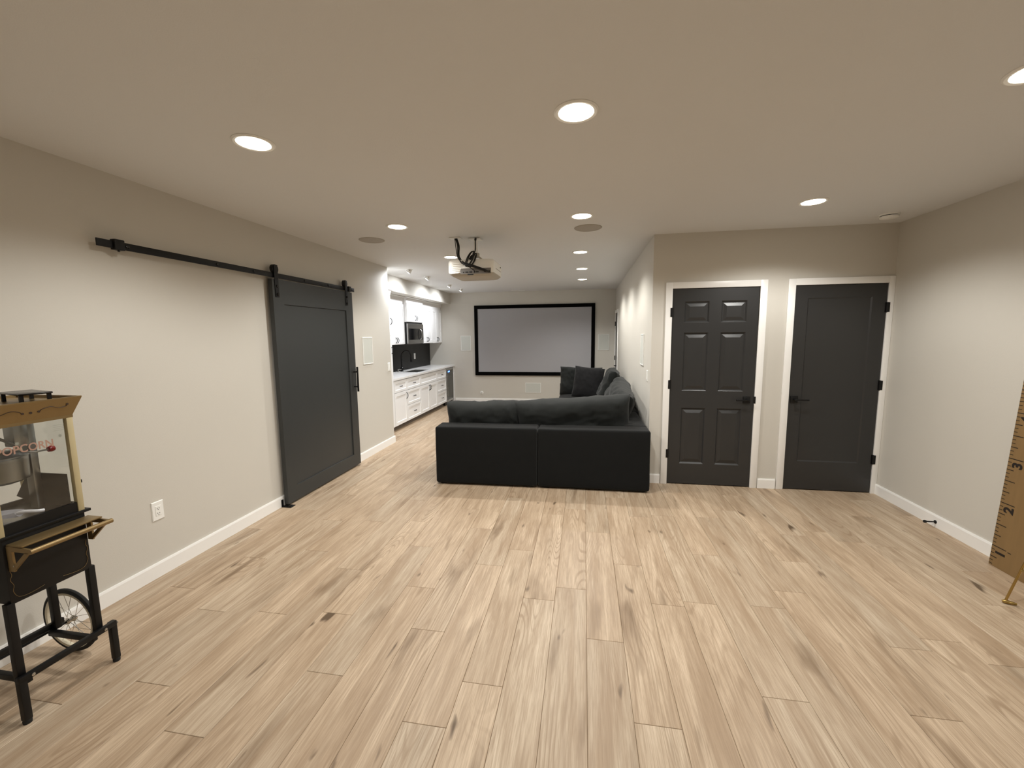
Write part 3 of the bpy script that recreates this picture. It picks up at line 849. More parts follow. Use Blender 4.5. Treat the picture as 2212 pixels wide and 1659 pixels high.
def pantry():
    y0, y1, z1 = YE + 0.016, 6.390, 2.258
    root = thing('pantry_cabinet', 'tall white pantry cabinet mostly hidden by the wall end', 'cabinet', (KF, (y0 + y1) / 2, 0))
    obj('body', bx(XK + 0.001, KF, y0, y1, 0.09, z1), 'cab_white', root, smooth=False)
    obj('toe_kick', bx(XK + 0.001, KF - 0.07, y0, y1, 0.0, 0.089), 'toe_shade', root, smooth=False)
    cab_door(root, FC, y0 + 0.004, y1 - 0.004, 0.098, 1.60, y1 - 0.030, 1.372, 0.11)
    cab_door(root, FC, y0 + 0.004, y1 - 0.004, 1.61, z1 - 0.004, y1 - 0.030, 1.838, 0.11)
    p = [(SF + 0.001, z1 + 0.001), (KF + 0.008, z1 + 0.001), (KF + 0.010, z1 + 0.018)]
    for k in range(1, 6):
        t = k / 5
        p.append((KF + 0.014 + 0.045 * (1 - math.cos(t * PI / 2)), z1 + 0.020 + 0.055 * math.sin(t * PI / 2)))
    p += [(KF + 0.066, z1 + 0.078), (KF + 0.066, z1 + 0.092), (SF + 0.001, z1 + 0.092)]
    obj('crown_moulding', prism(B(), p, 'y', y0, y1 + 0.03), 'cab_white', root, angle=25)
pantry()

# ------------------------------------------------------------------ projector on the ceiling
def projector():
    cx, cy_ = -1.115, 4.33
    x0, x1, ya, yb, z0, z1 = -1.352, -0.880, 4.10, 4.53, 2.196, 2.350
    root = thing('projector', 'white home cinema projector hanging from the ceiling', 'projector', (cx, cy_, z0))
    # rounded body as stacked rounded rectangles
    def rr(bm, z, ins, rad, n=8):
        X0, X1, Y0, Y1 = x0 + ins, x1 - ins, ya + ins, yb - ins
        out = []
        for (qx, qy, a0) in ((X1 - rad, Y1 - rad, 0), (X0 + rad, Y1 - rad, PI / 2), (X0 + rad, Y0 + rad, PI), (X1 - rad, Y0 + rad, 1.5 * PI)):
            for k in range(n + 1):
                a = a0 + PI / 2 * k / n
                out.append(bm.verts.new((qx + rad * math.cos(a), qy + rad * math.sin(a), z)))
        return out
    def stack(levels):
        bm = B(); rings = [rr(bm, *l) for l in levels]
        for a, b in zip(rings, rings[1:]):
            for k in range(len(a)): bm.faces.new((a[k], a[(k + 1) % len(a)], b[(k + 1) % len(a)], b[k]))
        bm.faces.new(rings[0]); bm.faces.new(rings[-1])
        return bm
    obj('body', stack([(z0 + 0.022, 0.004, 0.045), (z0 + 0.03, 0.0, 0.047), (z1 - 0.03, 0.0, 0.047), (z1 - 0.012, 0.005, 0.045), (z1 - 0.002, 0.018, 0.04), (z1, 0.03, 0.035)]), 'projector_white', root, angle=50)
    obj('under_shell', stack([(z0 - 0.012, 0.06, 0.03), (z0 - 0.006, 0.035, 0.04), (z0 + 0.012, 0.012, 0.045), (z0 + 0.0215, 0.006, 0.045)]), 'projector_under', root, angle=50)
    # recessed port panel at the back
    obj('port_panel', bx(-1.218, -0.908, ya - 0.003, ya + 0.004, 2.205, 2.258), 'port_grey', root, smooth=False)
    obj('port_rim', bx(-1.222, -0.904, ya - 0.007, ya + 0.004, 2.258, 2.268), 'projector_white', root, smooth=False)
    for x, w, h in ((-1.185, 0.006, 0.010), (-1.152, 0.014, 0.012), (-1.112, 0.014, 0.012), (-1.075, 0.005, 0.016), (-1.045, 0.014, 0.009), (-0.925, 0.006, 0.02)):
        obj('port', bx(x - w, x + w, ya - 0.006, ya - 0.003, 2.222 - h / 2, 2.222 + h / 2), 'slot_dark', root, smooth=False)
    for k in range(6):
        z = 2.215 + k * 0.018
        xa = -1.342 + 0.004 * k
        obj('vent_rib', tube(B(), curve([(xa + 0.018, ya + 0.012, z), (xa + 0.05, ya - 0.001, z), (-1.235 + 0.012 * k, ya - 0.001, z + 0.003)], 5), 0.0050, 6), 'projector_white', root)
    obj('dark_notch', bx(-1.145, -1.085, ya - 0.004, ya + 0.002, 2.193, 2.203), 'slot_dark', root, smooth=False)  # small dark block in place of a shaded notch
    obj('side_line', bx(x1 - 0.001, x1 + 0.0015, 4.20, 4.46, 2.262, 2.266), 'port_grey', root, smooth=False)
    obj('side_port', bx(x1 - 0.002, x1 + 0.002, 4.42, 4.45, 2.30, 2.312), 'slot_dark', root, smooth=False)
    obj('lens_barrel', lathe(B(), [(0.055, 0), (0.055, 0.03), (0.045, 0.03), (0.04, 0.015), (0, 0.012)], (cx, yb - 0.002, 2.275), 'y', 28), 'black_gloss', root)
    # ceiling mount
    m = obj('mount_pole', lathe(B(), [(0.019, 2.43), (0.019, H - 0.01)], (cx, cy_, 0), 'z', 20), 'projector_white', root)
    obj('mount_plate', bx(cx - 0.062, cx + 0.062, cy_ - 0.062, cy_ + 0.062, H - 0.012, H - 0.001, bev=0.003), 'plastic_white', m)
    obj('tilt_joint', bx(cx - 0.034, cx + 0.034, cy_ - 0.022, cy_ + 0.022, 2.40, 2.445, bev=0.004), 'projector_under', m)
    for sx, sy in ((-1, -1), (1, -1), (-1, 1), (1, 1)):
        obj('mount_arm', tube(B(), [(cx + sx * 0.02, cy_ + sy * 0.015, 2.415), (cx + sx * 0.09, cy_ + sy * 0.08, 2.362), (cx + sx * 0.10, cy_ + sy * 0.09, 2.345)], 0.008, 8), 'projector_under', m)
projector()
def cables():
    px, py = -1.306, 4.249
    root = thing('projector_cables', 'black cables looping from the ceiling plate to the projector', 'cable', (px, py, H))
    bm = bx(px - 0.058, px + 0.058, py - 0.04, py + 0.04, H - 0.008, H - 0.001, bev=0.002)
    obj('cable_plate', bm, 'plastic_white', root)
    ya = 4.10
    def cab(pts, r): obj('cable', tube(B(), curve(pts, 6), r, 8), 'cable_black', root)
    cab([(px, py, H - 0.006), (px + 0.03, py - 0.03, 2.51), (px + 0.05, 4.16, 2.40), (px + 0.11, 4.085, 2.31), (-1.10, 4.06, 2.275), (-0.985, ya - 0.03, 2.235), (-0.965, ya - 0.006, 2.222)], 0.0075)
    cab([(px + 0.012, py, H - 0.006), (px + 0.045, py - 0.03, 2.50), (px + 0.06, 4.165, 2.39), (px + 0.13, 4.09, 2.315), (-1.09, 4.055, 2.285), (-0.97, ya - 0.03, 2.24), (-0.94, ya - 0.006, 2.224)], 0.0065)
    cab([(px - 0.008, py, H - 0.006), (px + 0.01, py - 0.03, 2.50), (px + 0.045, 4.16, 2.38), (px + 0.12, 4.08, 2.30), (-1.13, 4.06, 2.275), (-1.075, ya - 0.02, 2.235), (-1.075, ya - 0.006, 2.225)], 0.004)
    obj('cable', tube(B(), curve([(-1.098, 4.262, H - 0.014), (-1.094, 4.235, 2.55), (-1.092, 4.22, 2.46), (-1.095, 4.16, 2.40), (-1.10, 4.10, 2.33)], 6), [0.011] * 6 + [0.006] * 19, 8), 'cable_black', root)
    rng = random.Random(3)
    for k in range(6):
        cx, cz = -1.105 + rng.uniform(-0.028, 0.022), 2.345 + rng.uniform(-0.025, 0.025)
        pts = []
        for j in range(25):
            a = 2 * PI * j / 24
            q, s = (0.030 - 0.003 * k) * math.cos(a), (0.078 - 0.005 * k) * math.sin(a)
            tlt = 0.45 + rng.uniform(-0.02, 0.02)
            pts.append((cx + q * math.cos(tlt) + s * math.sin(tlt), 4.09 + 0.006 * k - 0.008 * math.cos(a), cz - q * math.sin(tlt) * 0.6 + s * math.cos(tlt)))
        obj('cable_loop', tube(B(), pts, 0.0055, 7), 'cable_black', root)
cables()

# ------------------------------------------------------------------ soft furniture
def pillow(w, h, t, seed=0, n=36, p=3.2, e=0.5, wr=0.012, pinch=0.06, sag=0.0):
    """a stuffed cushion in its own xz plane, thickness along y; bottom at z=0"""
    bm = B()
    V = [[], []]
    for s in (0, 1):
        sg = -1 if s == 0 else 1
        for i in range(n + 1):
            row = []
            for j in range(n + 1):
                u, v = -1 + 2 * i / n, -1 + 2 * j / n
                u = math.sin(u * PI / 2) * 0.6 + u * 0.4
                v = math.sin(v * PI / 2) * 0.6 + v * 0.4
                f = ((1 - abs(u) ** p) * (1 - abs(v) ** p))
                f = max(f, 0) ** e
                x = w / 2 * u * (1 - pinch * (1 - v * v) * abs(u) ** 2 * 0.6)
                z = h / 2 * v * (1 - pinch * (1 - u * u) * abs(v) ** 2 * 0.6) - sag * (1 - u * u) * (v + 1) / 2
                q = Vector((u * 2.0 * w + seed * 7.3, v * 2.0 * h + sg * 3.1, seed * 1.7))
                ww = noise.noise(q * 1.4) * 1.0 + abs(noise.noise(Vector((q.x * 3.4 + q.y * 1.8, q.y * 1.1, seed)))) * 0.9 + 0.35 * noise.noise(q * 5)
                y = sg * t / 2 * f + sg * wr * ww * min(1, f * 2.2)
                if (i in (0, n) or j in (0, n)) and s == 1:
                    row.append(V[0][i][j]); continue
                x += 0.006 * noise.noise(q * 2 + Vector((9, 9, 9))); z += 0.008 * noise.noise(q * 2 + Vector((4, 2, 9)))
                row.append(bm.verts.new((x, y, z + h / 2)))
            V[s].append(row)
    for s in (0, 1):
        for i in range(n):
            for j in range(n):
                bm.faces.new((V[s][i][j], V[s][i + 1][j], V[s][i + 1][j + 1], V[s][i][j + 1]))
    return bm
def soft_box(x0, x1, y0, y1, z0, z1, r=0.04, seed=0, amp=0.006, seg=4, cuts=10, puff=0.0):
    bm = bx(x0, x1, y0, y1, z0, z1, bev=r, seg=seg)
    bmesh.ops.subdivide_edges(bm, edges=[e for e in bm.edges if e.calc_length() > 0.15], cuts=cuts, use_grid_fill=True)
    c = Vector(((x0 + x1) / 2, (y0 + y1) / 2, (z0 + z1) / 2))
    bm.normal_update()
    moves = []
    for v in bm.verts:
        q = v.co * 2.4 + Vector((seed * 5.1, seed * 2.3, 0))
        d = amp * (noise.noise(q) + 0.5 * noise.noise(q * 2.7))
        u = (v.co.x - c.x) / (x1 - x0) * 2; w = (v.co.y - c.y) / (y1 - y0) * 2
        if v.normal.z > 0.5: d += puff * max(0, (1 - u ** 4) * (1 - w ** 4))
        moves.append((v, v.normal * d))
    for v, d in moves: v.co += d
    return bm
SZ, ST, BT = 0.636, 0.455, 0.245
def sofa_module(label, loc, rotz, w, d, backs, seat):
    """local frame: x 0..w, y 0..d; backs: list of (x0,x1,y0,y1)"""
    root = thing('sofa_module', label, 'sofa', loc, rotz, group='modules of the dark sectional sofa')
    sd = hash(label) % 17
    sd = sum(map(ord, label)) % 17
    for k, b in enumerate(backs):
        obj('backrest', soft_box(*b, 0.018, SZ, r=0.022, seed=sd + k, amp=0.005), 'sofa_fabric', root, local=True, angle=60)
    s = seat
    obj('base', soft_box(s[0], s[1], s[2], s[3], 0.018, 0.270, r=0.02, seed=sd + 5, amp=0.003), 'sofa_fabric', root, local=True, angle=60)
    obj('seat_cushion', soft_box(s[0] - 0.0, s[1] + 0.0, s[2] + 0.0, s[3], 0.272, ST - 0.02, r=0.05, seed=sd + 9, amp=0.010, puff=0.035), 'sofa_fabric', root, local=True, angle=60)
    for (fx, fy) in ((0.07, 0.07), (w - 0.07, 0.07), (0.07, d - 0.07), (w - 0.07, d - 0.07)):
        obj('foot', bx(fx - 0.03, fx + 0.03, fy - 0.03, fy + 0.03, 0.0, 0.030), 'black_metal', root, local=True, smooth=False)
XA, XS, XW = -1.566, -0.468, 0.674   # left end, seam, wall side
Y0 = 4.192
sofa_module('dark sofa module with its back to the room, on the left', (XA, 4.166, 0), math.radians(1.1), 1.094, 1.06, [(0, 1.094, 0, BT)], (0.01, 1.084, BT + 0.002, 1.06))
wc = XW - XS
sofa_module('dark corner sofa module beside the six-panel door', (XS, Y0, 0), math.radians(0.6), wc - 0.014, 1.09, [(0.003, wc - 0.014, 0, BT), (wc - 0.014 - BT, wc - 0.014, BT + 0.002, 1.09)], (0.003, wc - 0.016 - BT, BT + 0.002, 1.09))
sofa_module('dark sofa module against the side wall, next to the near corner', (XS, Y0 + 1.106, 0), 0, wc - 0.004, 1.04, [(wc - 0.004 - BT, wc - 0.004, 0, 1.04)], (0.0, wc - 0.006 - BT, 0, 1.04))
sofa_module('dark sofa module against the side wall, second from the far end', (XS, Y0 + 2.160, 0), 0, wc - 0.004, 1.04, [(wc - 0.004 - BT, wc - 0.004, 0, 1.04)], (0.0, wc - 0.006 - BT, 0, 1.04))
dL = 1.14
sofa_module('dark end sofa module nearest the projection screen', (XS, Y0 + 3.214, 0), 0, wc - 0.004, dL, [(wc - 0.004 - BT, wc - 0.004, 0, dL), (0.0, wc - 0.006 - BT, dL - BT, dL)], (0.0, wc - 0.006 - BT, 0, dL - BT - 0.002))

def cushion(name, label, cat, w, h, t, loc, rot, seed, m='cushion_fabric', **k):
    o = obj(name, pillow(w, h, t, seed, **k), m, None, angle=180)
    o.location = loc
    o.rotation_euler = rot
    W[o.name] = Matrix.Translation(loc)
    return setp(o, label, cat, 'loose cushions on the dark sofa')
R = math.radians
BK = dict(p=5.0, e=0.42, wr=0.034, pinch=0.06)
cushion('back_cushion', 'long dark back cushion on the left sofa module', 'cushion', 0.87, 0.44, 0.32, (-1.10, 4.615, 0.42), (R(10), R(-1.5), R(1)), 1, **BK)
cushion('back_cushion', 'long dark back cushion on the near corner module, facing away', 'cushion', 1.26, 0.49, 0.33, (-0.10, 4.62, 0.425), (R(9), R(-4.6), R(0.5)), 2, **BK)
cushion('back_cushion', 'large dark back cushion leaning on the side wall backrest', 'cushion', 1.42, 0.56, 0.27, (0.280, 5.50, 0.445), (R(27), R(-3), R(88)), 3, **BK)
cushion('back_cushion', 'dark back cushion against the side wall near the far end', 'cushion', 0.95, 0.58, 0.22, (0.31, 7.42, 0.45), (R(23), 0, R(87)), 5, **BK)
cushion('back_cushion', 'dark back cushion standing at the far end of the sofa', 'cushion', 0.80, 0.54, 0.22, (-0.06, 8.02, 0.44), (R(-9), R(1.5), R(2)), 7, **BK)
cushion('throw_pillow', 'square dark throw pillow leaning in the far sofa corner', 'pillow', 0.54, 0.58, 0.20, (0.045, 7.62, 0.44), (R(-16), R(6), R(-4)), 8, m='pillow_fabric', wr=0.018, p=3.6, e=0.5)

# ------------------------------------------------------------------ popcorn cart
def popcorn_cart():
    px = -2.30
    ya, yb = 1.205, 1.515          # body, along the wall
    xb_ = -2.62                     # wall side of the body
    root = thing('popcorn_cart', 'black and gold popcorn cart with a glass cabinet by the left wall', 'popcorn cart', (-2.46, 1.36, 0))
    P = lambda *a, **k: obj(*a, **k)
    # lower box
    P('lower_box', bx(xb_, px, ya + 0.012, yb - 0.012, 0.522, 0.800, bev=0.003), 'cart_black', root)
    P('deck', bx(xb_ - 0.012, px + 0.014, ya - 0.006, yb + 0.006, 0.800, 0.812, bev=0.002), 'cart_black', root)
    # cabinet tray rim
    rim = B()
    tx0, tx1, ty0, ty1 = xb_ + 0.01, px + 0.004, ya + 0.016, yb - 0.032
    t = 0.012
    box(rim, tx1 - t, tx1, ty0, ty1, 0.812, 0.857); box(rim, tx0, tx0 + t, ty0, ty1, 0.812, 0.857)
    box(rim, tx0 + t, tx1 - t, ty0, ty0 + t, 0.812, 0.857); box(rim, tx0 + t, tx1 - t, ty1 - t, ty1, 0.812, 0.857)
    P('tray_rim', rim, 'cart_black', root, smooth=False)
    P('tray_floor', bx(tx0 + t, tx1 - t, ty0 + t, ty1 - t, 0.812, 0.836), 'kettle_steel', root, smooth=False)
    # corner posts
    for (x, y) in ((tx1 - 0.006, ty1 + 0.006), (tx1 - 0.006, ty0 - 0.006), (tx0 + 0.006, ty1 + 0.006), (tx0 + 0.006, ty0 - 0.006)):
        P('corner_post', bx(x - 0.012, x + 0.010, y - 0.012, y + 0.012, 0.812, 1.252, bev=0.002), 'cart_cream', root)
    # glass panes
    P('glass_pane', bx(tx1 - 0.008, tx1 - 0.005, ty0 + 0.004, ty1 - 0.004, 0.858, 1.25), 'clear_glass', root, smooth=False)
    P('glass_pane', bx(tx0 + 0.02, tx1 - 0.02, ty0 + 0.001, ty0 + 0.004, 0.858, 1.25), 'clear_glass', root, smooth=False)
    P('glass_pane', bx(tx0 + 0.02, tx1 - 0.02, ty1 - 0.004, ty1 - 0.001, 0.858, 1.25), 'clear_glass', root, smooth=False)
    # gold roof: flared skirt
    def ring(bm, z, gx0, gx1, gy0, gy1): return [bm.verts.new(c) for c in ((gx0, gy0, z), (gx1, gy0, z), (gx1, gy1, z), (gx0, gy1, z))]
    bm = B()
    A = ring(bm, 1.250, tx0 - 0.004, tx1 + 0.004, ty0 - 0.020, ty1 + 0.020)
    B0 = ring(bm, 1.263, tx0 - 0.004, tx1 + 0.004, ty0 - 0.020, ty1 + 0.020)
    B1 = ring(bm, 1.341, tx0 - 0.030, tx1 + 0.030, ty0 - 0.046, ty1 + 0.046)
    B2 = ring(bm, 1.346, tx0 - 0.030, tx1 + 0.030, ty0 - 0.046, ty1 + 0.046)
    B3 = ring(bm, 1.346, tx0 - 0.020, tx1 + 0.020, ty0 - 0.036, ty1 + 0.036)
    B4 = ring(bm, 1.334, tx0 - 0.018, tx1 + 0.018, ty0 - 0.034, ty1 + 0.034)
    for a, b in ((A, B0), (B0, B1), (B1, B2), (B2, B3), (B3, B4)):
        for k in range(4): bm.faces.new((a[k], a[(k + 1) % 4], b[(k + 1) % 4], b[k]))
    bm.faces.new(A[::-1]); bm.faces.new(B4)
    roof = P('roof', bm, 'gold', root, smooth=False)
    # painted scroll on the skirt facing the room
    def sk(y, z):
        k = (z - 1.263) / 0.078
        return (tx1 + 0.004 + 0.026 * k + 0.0012, y, z)
    ym = (ty0 + ty1) / 2
    for s in (-1, 1):
        P('scroll', tube(B(), curve([sk(ym + s * 0.030, 1.300), sk(ym + s * 0.038, 1.307), sk(ym + s * 0.065, 1.313), sk(ym + s * 0.095, 1.303), sk(ym + s * 0.118, 1.306), sk(ym + s * 0.124, 1.312)], 5), 0.0012, 5), 'scroll_brown', roof)
        P('scroll_dot', lathe(B(), [(0.0045, 0), (0.0045, 0.001), (0, 0.001)], sk(ym + s * 0.026, 1.298), 'x', 12), 'scroll_brown', roof)
        P('scroll_dot', lathe(B(), [(0.0045, 0), (0.0045, 0.001), (0, 0.001)], sk(ym + s * 0.124, 1.315), 'x', 12), 'scroll_brown', roof)
    P('scroll_dot', lathe(B(), [(0.005, 0), (0.005, 0.001), (0, 0.001)], sk(ym, 1.297), 'x', 12), 'scroll_brown', roof)
    # lettering on the front glass
    M_ = basis((0, 1, 0), (0, 0, 1), (1, 0, 0), (tx1 - 0.0042, 1.333, 1.150)) @ Matrix.Diagonal((0.86, 1, 1, 1))
    P('lettering', text_bm('POPCORN', 0.046, M_, 0.0003, 0.0008), 'red_print', root, smooth=False)
    for y in (ym - 0.045, ym + 0.100):
        bm = B()
        v = []
        for k in range(16):
            a = 2 * PI * k / 16; r_ = 0.010 if k % 2 == 0 else 0.004
            v.append((y + r_ * math.cos(a), 1.176 + r_ * math.sin(a)))
        prism(bm, v, 'x', tx1 - 0.0046, tx1 - 0.0041)
        P('printed_star', bm, 'grey_print', root, smooth=False)
    for k in range(4):
        P('printed_line', bx(tx1 - 0.0046, tx1 - 0.0041, ty1 - 0.052, ty1 - 0.012, 1.224 - k * 0.008, 1.2252 - k * 0.008), 'grey_print', root, smooth=False)
    # kettle and its hanger
    kx, ky = -2.47, 1.345
    ket = P('kettle', lathe(B(), [(0.060, 0.990), (0.078, 1.000), (0.080, 1.095), (0.084, 1.100), (0.084, 1.104), (0.050, 1.122), (0, 1.128)], (kx, ky, 0), 'z', 40), 'kettle_steel', root)
    P('kettle_knob', tube(B(), [(kx + 0.03, ky + 0.06, 1.108), (kx + 0.06, ky + 0.085, 1.104), (-2.38, 1.452, 1.109)], 0.004, 8), 'chrome', ket)
    kb = lathe(B(), [(0, -0.013), (0.012, -0.010), (0.0145, 0), (0.012, 0.010), (0, 0.013)], (-2.38, 1.463, 1.110), 'y', 18)
    P('red_knob', kb, 'red_knob', ket)
    P('kettle_foot', lathe(B(), [(0.035, 0.982), (0.035, 0.990), (0, 0.990)], (kx, ky, 0), 'z', 20), 'cart_black', ket)
    P('hanger_arm', bx(kx - 0.022, kx + 0.022, ky + 0.085, ky + 0.113, 0.836, 1.25, bev=0.004), 'kettle_steel', root)
    P('drive_housing', bx(kx - 0.03, kx + 0.03, ky + 0.035, ky + 0.084, 1.135, 1.25, bev=0.004), 'kettle_steel', root)
    P('stir_rod', tube(B(), [(kx + 0.02, ky - 0.09, 1.25), (kx + 0.02, ky + 0.06, 1.13)], 0.006, 8), 'port_grey', root)
    # dark tilted door at the far side
    yy = ty1 - 0.010
    bm = prism(B(), [(px - 0.235, 0.992), (px - 0.018, 0.992), (px - 0.018, 0.842), (px - 0.20, 0.842), (px - 0.325, 0.872)], 'y', yy - 0.01, yy - 0.004)
    P('popcorn_flap', bm, 'cart_black', root, smooth=False)
    # back latch
    P('latch', bx(tx1 - 0.03, tx1 - 0.015, ty1 + 0.018, ty1 + 0.034, 0.936, 0.950), 'cart_black', root, smooth=False)
    # gold handle shelf
    P('handle_shelf', bx(px + 0.004, px + 0.088, ya + 0.020, yb - 0.004, 0.772, 0.779, bev=0.002), 'gold', root)
    for y in (ya + 0.024, yb - 0.010):
        br = prism(B(), [(px + 0.003, 0.772), (px + 0.125, 0.765), (px + 0.125, 0.750), (px + 0.118, 0.748), (px + 0.03, 0.668), (px + 0.003, 0.668), (px + 0.003, 0.69), (px + 0.016, 0.70), (px + 0.016, 0.752), (px + 0.082, 0.752), (px + 0.03, 0.705), (px + 0.0295, 0.70)][:8], 'y', y - 0.003, y + 0.003)
        bk = B()
        box(bk, px + 0.003, px + 0.03, y - 0.004, y + 0.004, 0.665, 0.772)
        prism(bk, [(px + 0.03, 0.772), (px + 0.128, 0.768), (px + 0.128, 0.750), (px + 0.03, 0.752)], 'y', y - 0.004, y + 0.004)
        prism(bk, [(px + 0.03, 0.668), (px + 0.03, 0.690), (px + 0.098, 0.752), (px + 0.120, 0.752)], 'y', y - 0.004, y + 0.004)
        br.free()
        b_ = P('handle_bracket', bk, 'gold', root, smooth=False)
        P('bolt', lathe(B(), [(0.006, 0), (0.006, 0.004), (0, 0.005)], (px + 0.03, y, 0.69), 'x', 10), 'chrome', b_)
    P('handle_bar', tube(B(), [(px + 0.128, ya + 0.018, 0.758), (px + 0.128, yb + 0.004, 0.758)], 0.0105, 16), 'gold', root)
    # curly gold line on the box
    for s in (0, 1):
        yq = (ya + 0.022) if s == 0 else (yb - 0.022)
        d = 1 if s == 0 else -1
        P('scroll', tube(B(), curve([(px + 0.001, yq, 0.665), (px + 0.001, yq + d * 0.004, 0.645), (px + 0.001, yq - d * 0.002, 0.625), (px + 0.001, yq + d * 0.006, 0.600), (px + 0.001, yq + d * 0.002, 0.575), (px + 0.001, yq + d * 0.016, 0.545), (px + 0.001, yq + d * 0.05, 0.538), (px + 0.001, yq + d * 0.10, 0.545)], 5), 0.0008, 5), 'gold', root)
    # legs and rails
    for (x, y, lab) in ((px - 0.012, ya + 0.010, 0), (px - 0.012, yb - 0.014, 1), (-2.555, yb - 0.018, 2), (-2.555, ya + 0.012, 3)):
        P('leg', bx(x - 0.0135, x + 0.0135, y - 0.0135, y + 0.0135, 0.185, 0.53, bev=0.003), 'cart_black', root)
    xr_ = px + 0.012
    P('rail', bx(xr_ - 0.010, xr_ + 0.010, ya - 0.012, yb + 0.045, 0.188, 0.214, bev=0.003), 'cart_black', root)
    P('rail', bx(-2.585, -2.565, ya - 0.012, yb + 0.02, 0.188, 0.214, bev=0.003), 'cart_black', root)
    P('rail', bx(-2.57, px, yb - 0.048, yb - 0.026, 0.160, 0.186, bev=0.003), 'cart_black', root)
    P('rail', bx(-2.57, px, ya + 0.020, ya + 0.042, 0.160, 0.186, bev=0.003), 'cart_black', root)
    for y in (ya + 0.002, yb + 0.034):
        f = P('foot_leg', bx(px - 0.008, px + 0.018, y - 0.013, y + 0.013, 0.016, 0.212, bev=0.003), 'cart_black', root)
        P('rubber_foot', lathe(B(), [(0.014, 0), (0.015, 0.012), (0.012, 0.018), (0, 0.018)], (px + 0.005, y, 0), 'z', 16), 'rubber', f)
        P('bolt', lathe(B(), [(0.007, 0), (0.007, 0.003), (0.004, 0.006), (0, 0.006)], (px + 0.022, y - (0.04 if y > 1.4 else -0.03), 0.200), 'x', 12), 'chrome', f)
        P('bolt', tube(B(), [(px + 0.004, y + 0.017, 0.190), (px + 0.004, y + 0.024, 0.190)], 0.006, 10), 'chrome', f)
    # spoked wheels
    for y in (1.572, 1.148):
        wx, wz, wr = -2.588, 0.170, 0.170
        hub = P('wheel', lathe(B(), [(0.150, -0.010), (0.158, -0.012), (0.168, -0.006), (0.170, 0), (0.168, 0.006), (0.158, 0.012), (0.150, 0.010), (0.150, -0.010)], (wx, y, wz), 'y', 48, close=False), 'rubber', root)
        P('rim', lathe(B(), [(0.138, -0.009), (0.150, -0.010), (0.150, 0.010), (0.138, 0.009), (0.138, -0.009)], (wx, y, wz), 'y', 48, close=False), 'cream_paint', hub)
        P('hub', lathe(B(), [(0, -0.024), (0.012, -0.022), (0.016, -0.012), (0.010, 0), (0.016, 0.012), (0.012, 0.022), (0, 0.024)], (wx, y, wz), 'y', 20), 'chrome', hub)
        for k in range(18):
            a = 2 * PI * k / 18
            s = 0.012 if k % 2 else -0.012
            a2 = a + (0.5 if k % 4 < 2 else -0.5)
            P('spoke', tube(B(), [(wx + 0.014 * math.cos(a2), y + s, wz + 0.014 * math.sin(a2)), (wx + 0.140 * math.cos(a), y, wz + 0.140 * math.sin(a))], 0.0012, 5), 'chrome', hub)
    P('axle', tube(B(), [(-2.588, 1.135, 0.170), (-2.588, 1.585, 0.170)], 0.006, 10), 'cart_black', root)
    for y in (ya + 0.012, yb - 0.018):
        P('axle_bracket', bx(-2.600, -2.576, y - 0.006, y + 0.006, 0.155, 0.19), 'cart_black', root, smooth=False)
    return root
popcorn_cart()
def scoop():
    root = thing('popcorn_scoop', 'white plastic scoop lying in the popcorn cart tray', 'scoop', (-2.42, 1.32, 0.838))
    bm = B()
    n = 14
    rows = []
    for i in range(n + 1):
        t = i / n
        row = []
        for j in range(n + 1):
            a = -1 + 2 * j / n
            w = 0.040 * (math.sin(PI * min(1, 0.12 + t * 0.80)) ** 0.6)
            row.append(bm.verts.new((-2.47 + 0.105 * t, 1.285 + 0.035 * t + a * w, 0.840 + 0.024 * a * a + 0.010 * (1 - t) + 0.012 * t * t)))
        rows.append(row)
    for i in range(n):
        for j in range(n): bm.faces.new((rows[i][j], rows[i + 1][j], rows[i + 1][j + 1], rows[i][j + 1]))
    bmesh.ops.solidify(bm, geom=bm.faces[:], thickness=0.0025)
    obj('bowl', bm, 'scoop_plastic', root, angle=60)
    obj('handle', tube(B(), curve([(-2.375, 1.318, 0.866), (-2.35, 1.328, 0.872), (-2.325, 1.352, 0.866), (-2.318, 1.372, 0.862)], 5), 0.0075, 10), 'scoop_plastic', root)
scoop()
def top_tray():
    root = thing('footed_tray', 'flat black tray on short feet on top of the popcorn cart', 'tray', (-2.40, 1.40, 1.346))
    c = [(-2.505, 1.401), (-2.285, 1.350), (-2.312, 1.446), (-2.520, 1.482)]
    # a small square tray, turned a little
    M_ = Matrix.Translation((-2.405, 1.42, 0)) @ Matrix.Rotation(R(-14), 4, 'Z')
    bm = bx(-0.10, 0.10, -0.052, 0.052, 1.368, 1.376, bev=0.003); bm.transform(M_)
    obj('plate', bm, 'black_gloss', root)
    for sx in (-1, 1):
        for sy in (-1, 1):
            bm = bx(sx * 0.088 - 0.006, sx * 0.088 + 0.006, sy * 0.042 - 0.006, sy * 0.042 + 0.006, 1.334, 1.368); bm.transform(M_)
            obj('foot', bm, 'black_metal', root, smooth=False)
top_tray()
def white_bowl():
    x, y, z = -2.52, 1.33, 1.334
    root = thing('white_bowl', 'white bowl at the left picture edge on top of the popcorn cart', 'bowl', (x, y, z))
    obj('bowl_shell', lathe(B(), [(0.020, 0), (0.024, 0.004), (0.036, 0.022), (0.042, 0.044), (0.040, 0.044), (0.034, 0.024), (0.018, 0.007), (0, 0.006)], (x, y, z), 'z', 28), 'scoop_plastic', root, angle=60)
white_bowl()

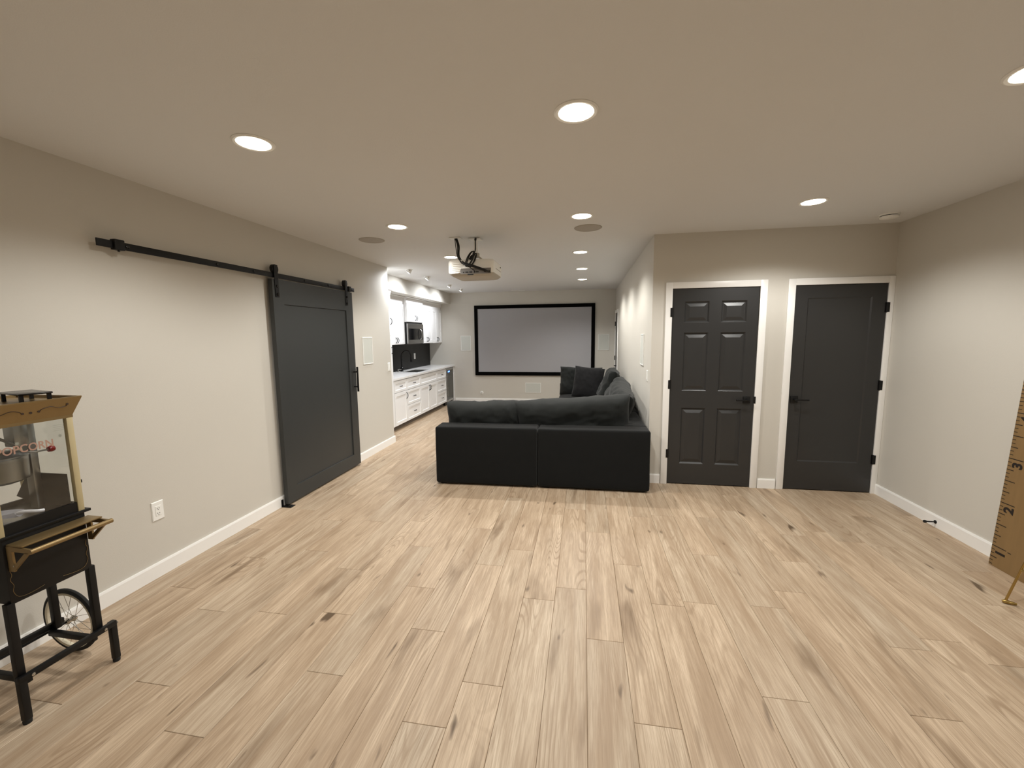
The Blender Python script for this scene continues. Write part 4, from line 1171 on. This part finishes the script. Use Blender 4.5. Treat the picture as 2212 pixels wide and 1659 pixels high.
# ------------------------------------------------------------------ ruler board and easel on the right
def ruler_board():
    ye, w, hgt, t = 3.226, 0.287, 1.66, 0.012
    sl = 0.0500
    x0 = 2.7625
    root = thing('growth_ruler', 'tall wooden ruler board leaning on the right wall', 'ruler', (x0, ye - w / 2, 0))
    fx = lambda z, d=0.0: x0 + sl * z - d
    bm = prism(B(), [(fx(0), 0.001), (fx(hgt), hgt), (fx(hgt) + t, hgt), (fx(0) + t, 0.001)], 'y', ye - w, ye)
    bd = obj('board', bm, 'ruler_wood', root, smooth=False)
    def mark(y0, y1, z, th, parent=bd):
        b = prism(B(), [(fx(z - th, 0.0007), z - th), (fx(z + th, 0.0007), z + th), (fx(z + th, -0.0005), z + th), (fx(z - th, -0.0005), z - th)], 'y', y1, y0)
        obj('tick_mark', b, 'ruler_ink', parent, smooth=False)
    for i in range(-5, 61):
        z = 0.1405 + 0.3052 * i / 12
        if z < 0.01 or z > hgt - 0.01: continue
        ln = 0.096 if i % 12 == 0 else 0.068 if i % 6 == 0 else 0.046 if i % 3 == 0 else 0.024
        mark(ye - 0.0005, ye - ln, z, 0.0021 if i % 3 else 0.0026)
    for n in range(1, 6):
        z = 0.1405 + 0.3052 * (n - 1) - 0.038
        up = Vector((sl, 0, 1)).normalized()
        M_ = basis(up, (0, 1, 0), up.cross(Vector((0, 1, 0))), (fx(z, 0.0006), ye - 0.066, z))
        obj('numeral', text_bm(str(n), 0.086, M_, 0.0004, 0.0034), 'ruler_ink', bd, smooth=False)
    mark(ye - 0.107, ye - 0.130, 0.1365, 0.0025)
ruler_board()
def easel():
    root = thing('brass_easel', 'thin brass floor easel at the right picture edge', 'easel', (2.62, 2.66, 0))
    top = Vector((2.70, 2.62, 1.35))
    f1, f2, f3 = Vector((2.455, 2.742, 0.008)), Vector((2.475, 2.30, 0.008)), Vector((2.80, 2.50, 0.008))
    for f in (f1, f2, f3):
        l = obj('leg', tube(B(), [f + Vector((0, 0, 0.004)), f.lerp(top, 0.2), f.lerp(top, 0.5), top], 0.006, 10), 'brass', root)
        d = (top - f); d.z = 0; d.normalize()
        obj('foot', tube(B(), [f - d * 0.012 + Vector((0, 0, 0.004)), f + Vector((0, 0, 0.005)), f + d * 0.045 + Vector((0, 0, 0.003))], [0.008, 0.012, 0.007], 10), 'brass', l)
    obj('cross_bar', tube(B(), [f1.lerp(top, 0.16), f2.lerp(top, 0.16)], 0.005, 8), 'brass', root)
    obj('ledge', tube(B(), [f1.lerp(top, 0.5), f2.lerp(top, 0.5)], 0.007, 8), 'brass', root)
    obj('finial', lathe(B(), [(0, -0.02), (0.014, -0.012), (0.018, 0), (0.010, 0.014), (0, 0.024)], top + Vector((0, 0, 0.01)), 'z', 18), 'brass', root)
easel()
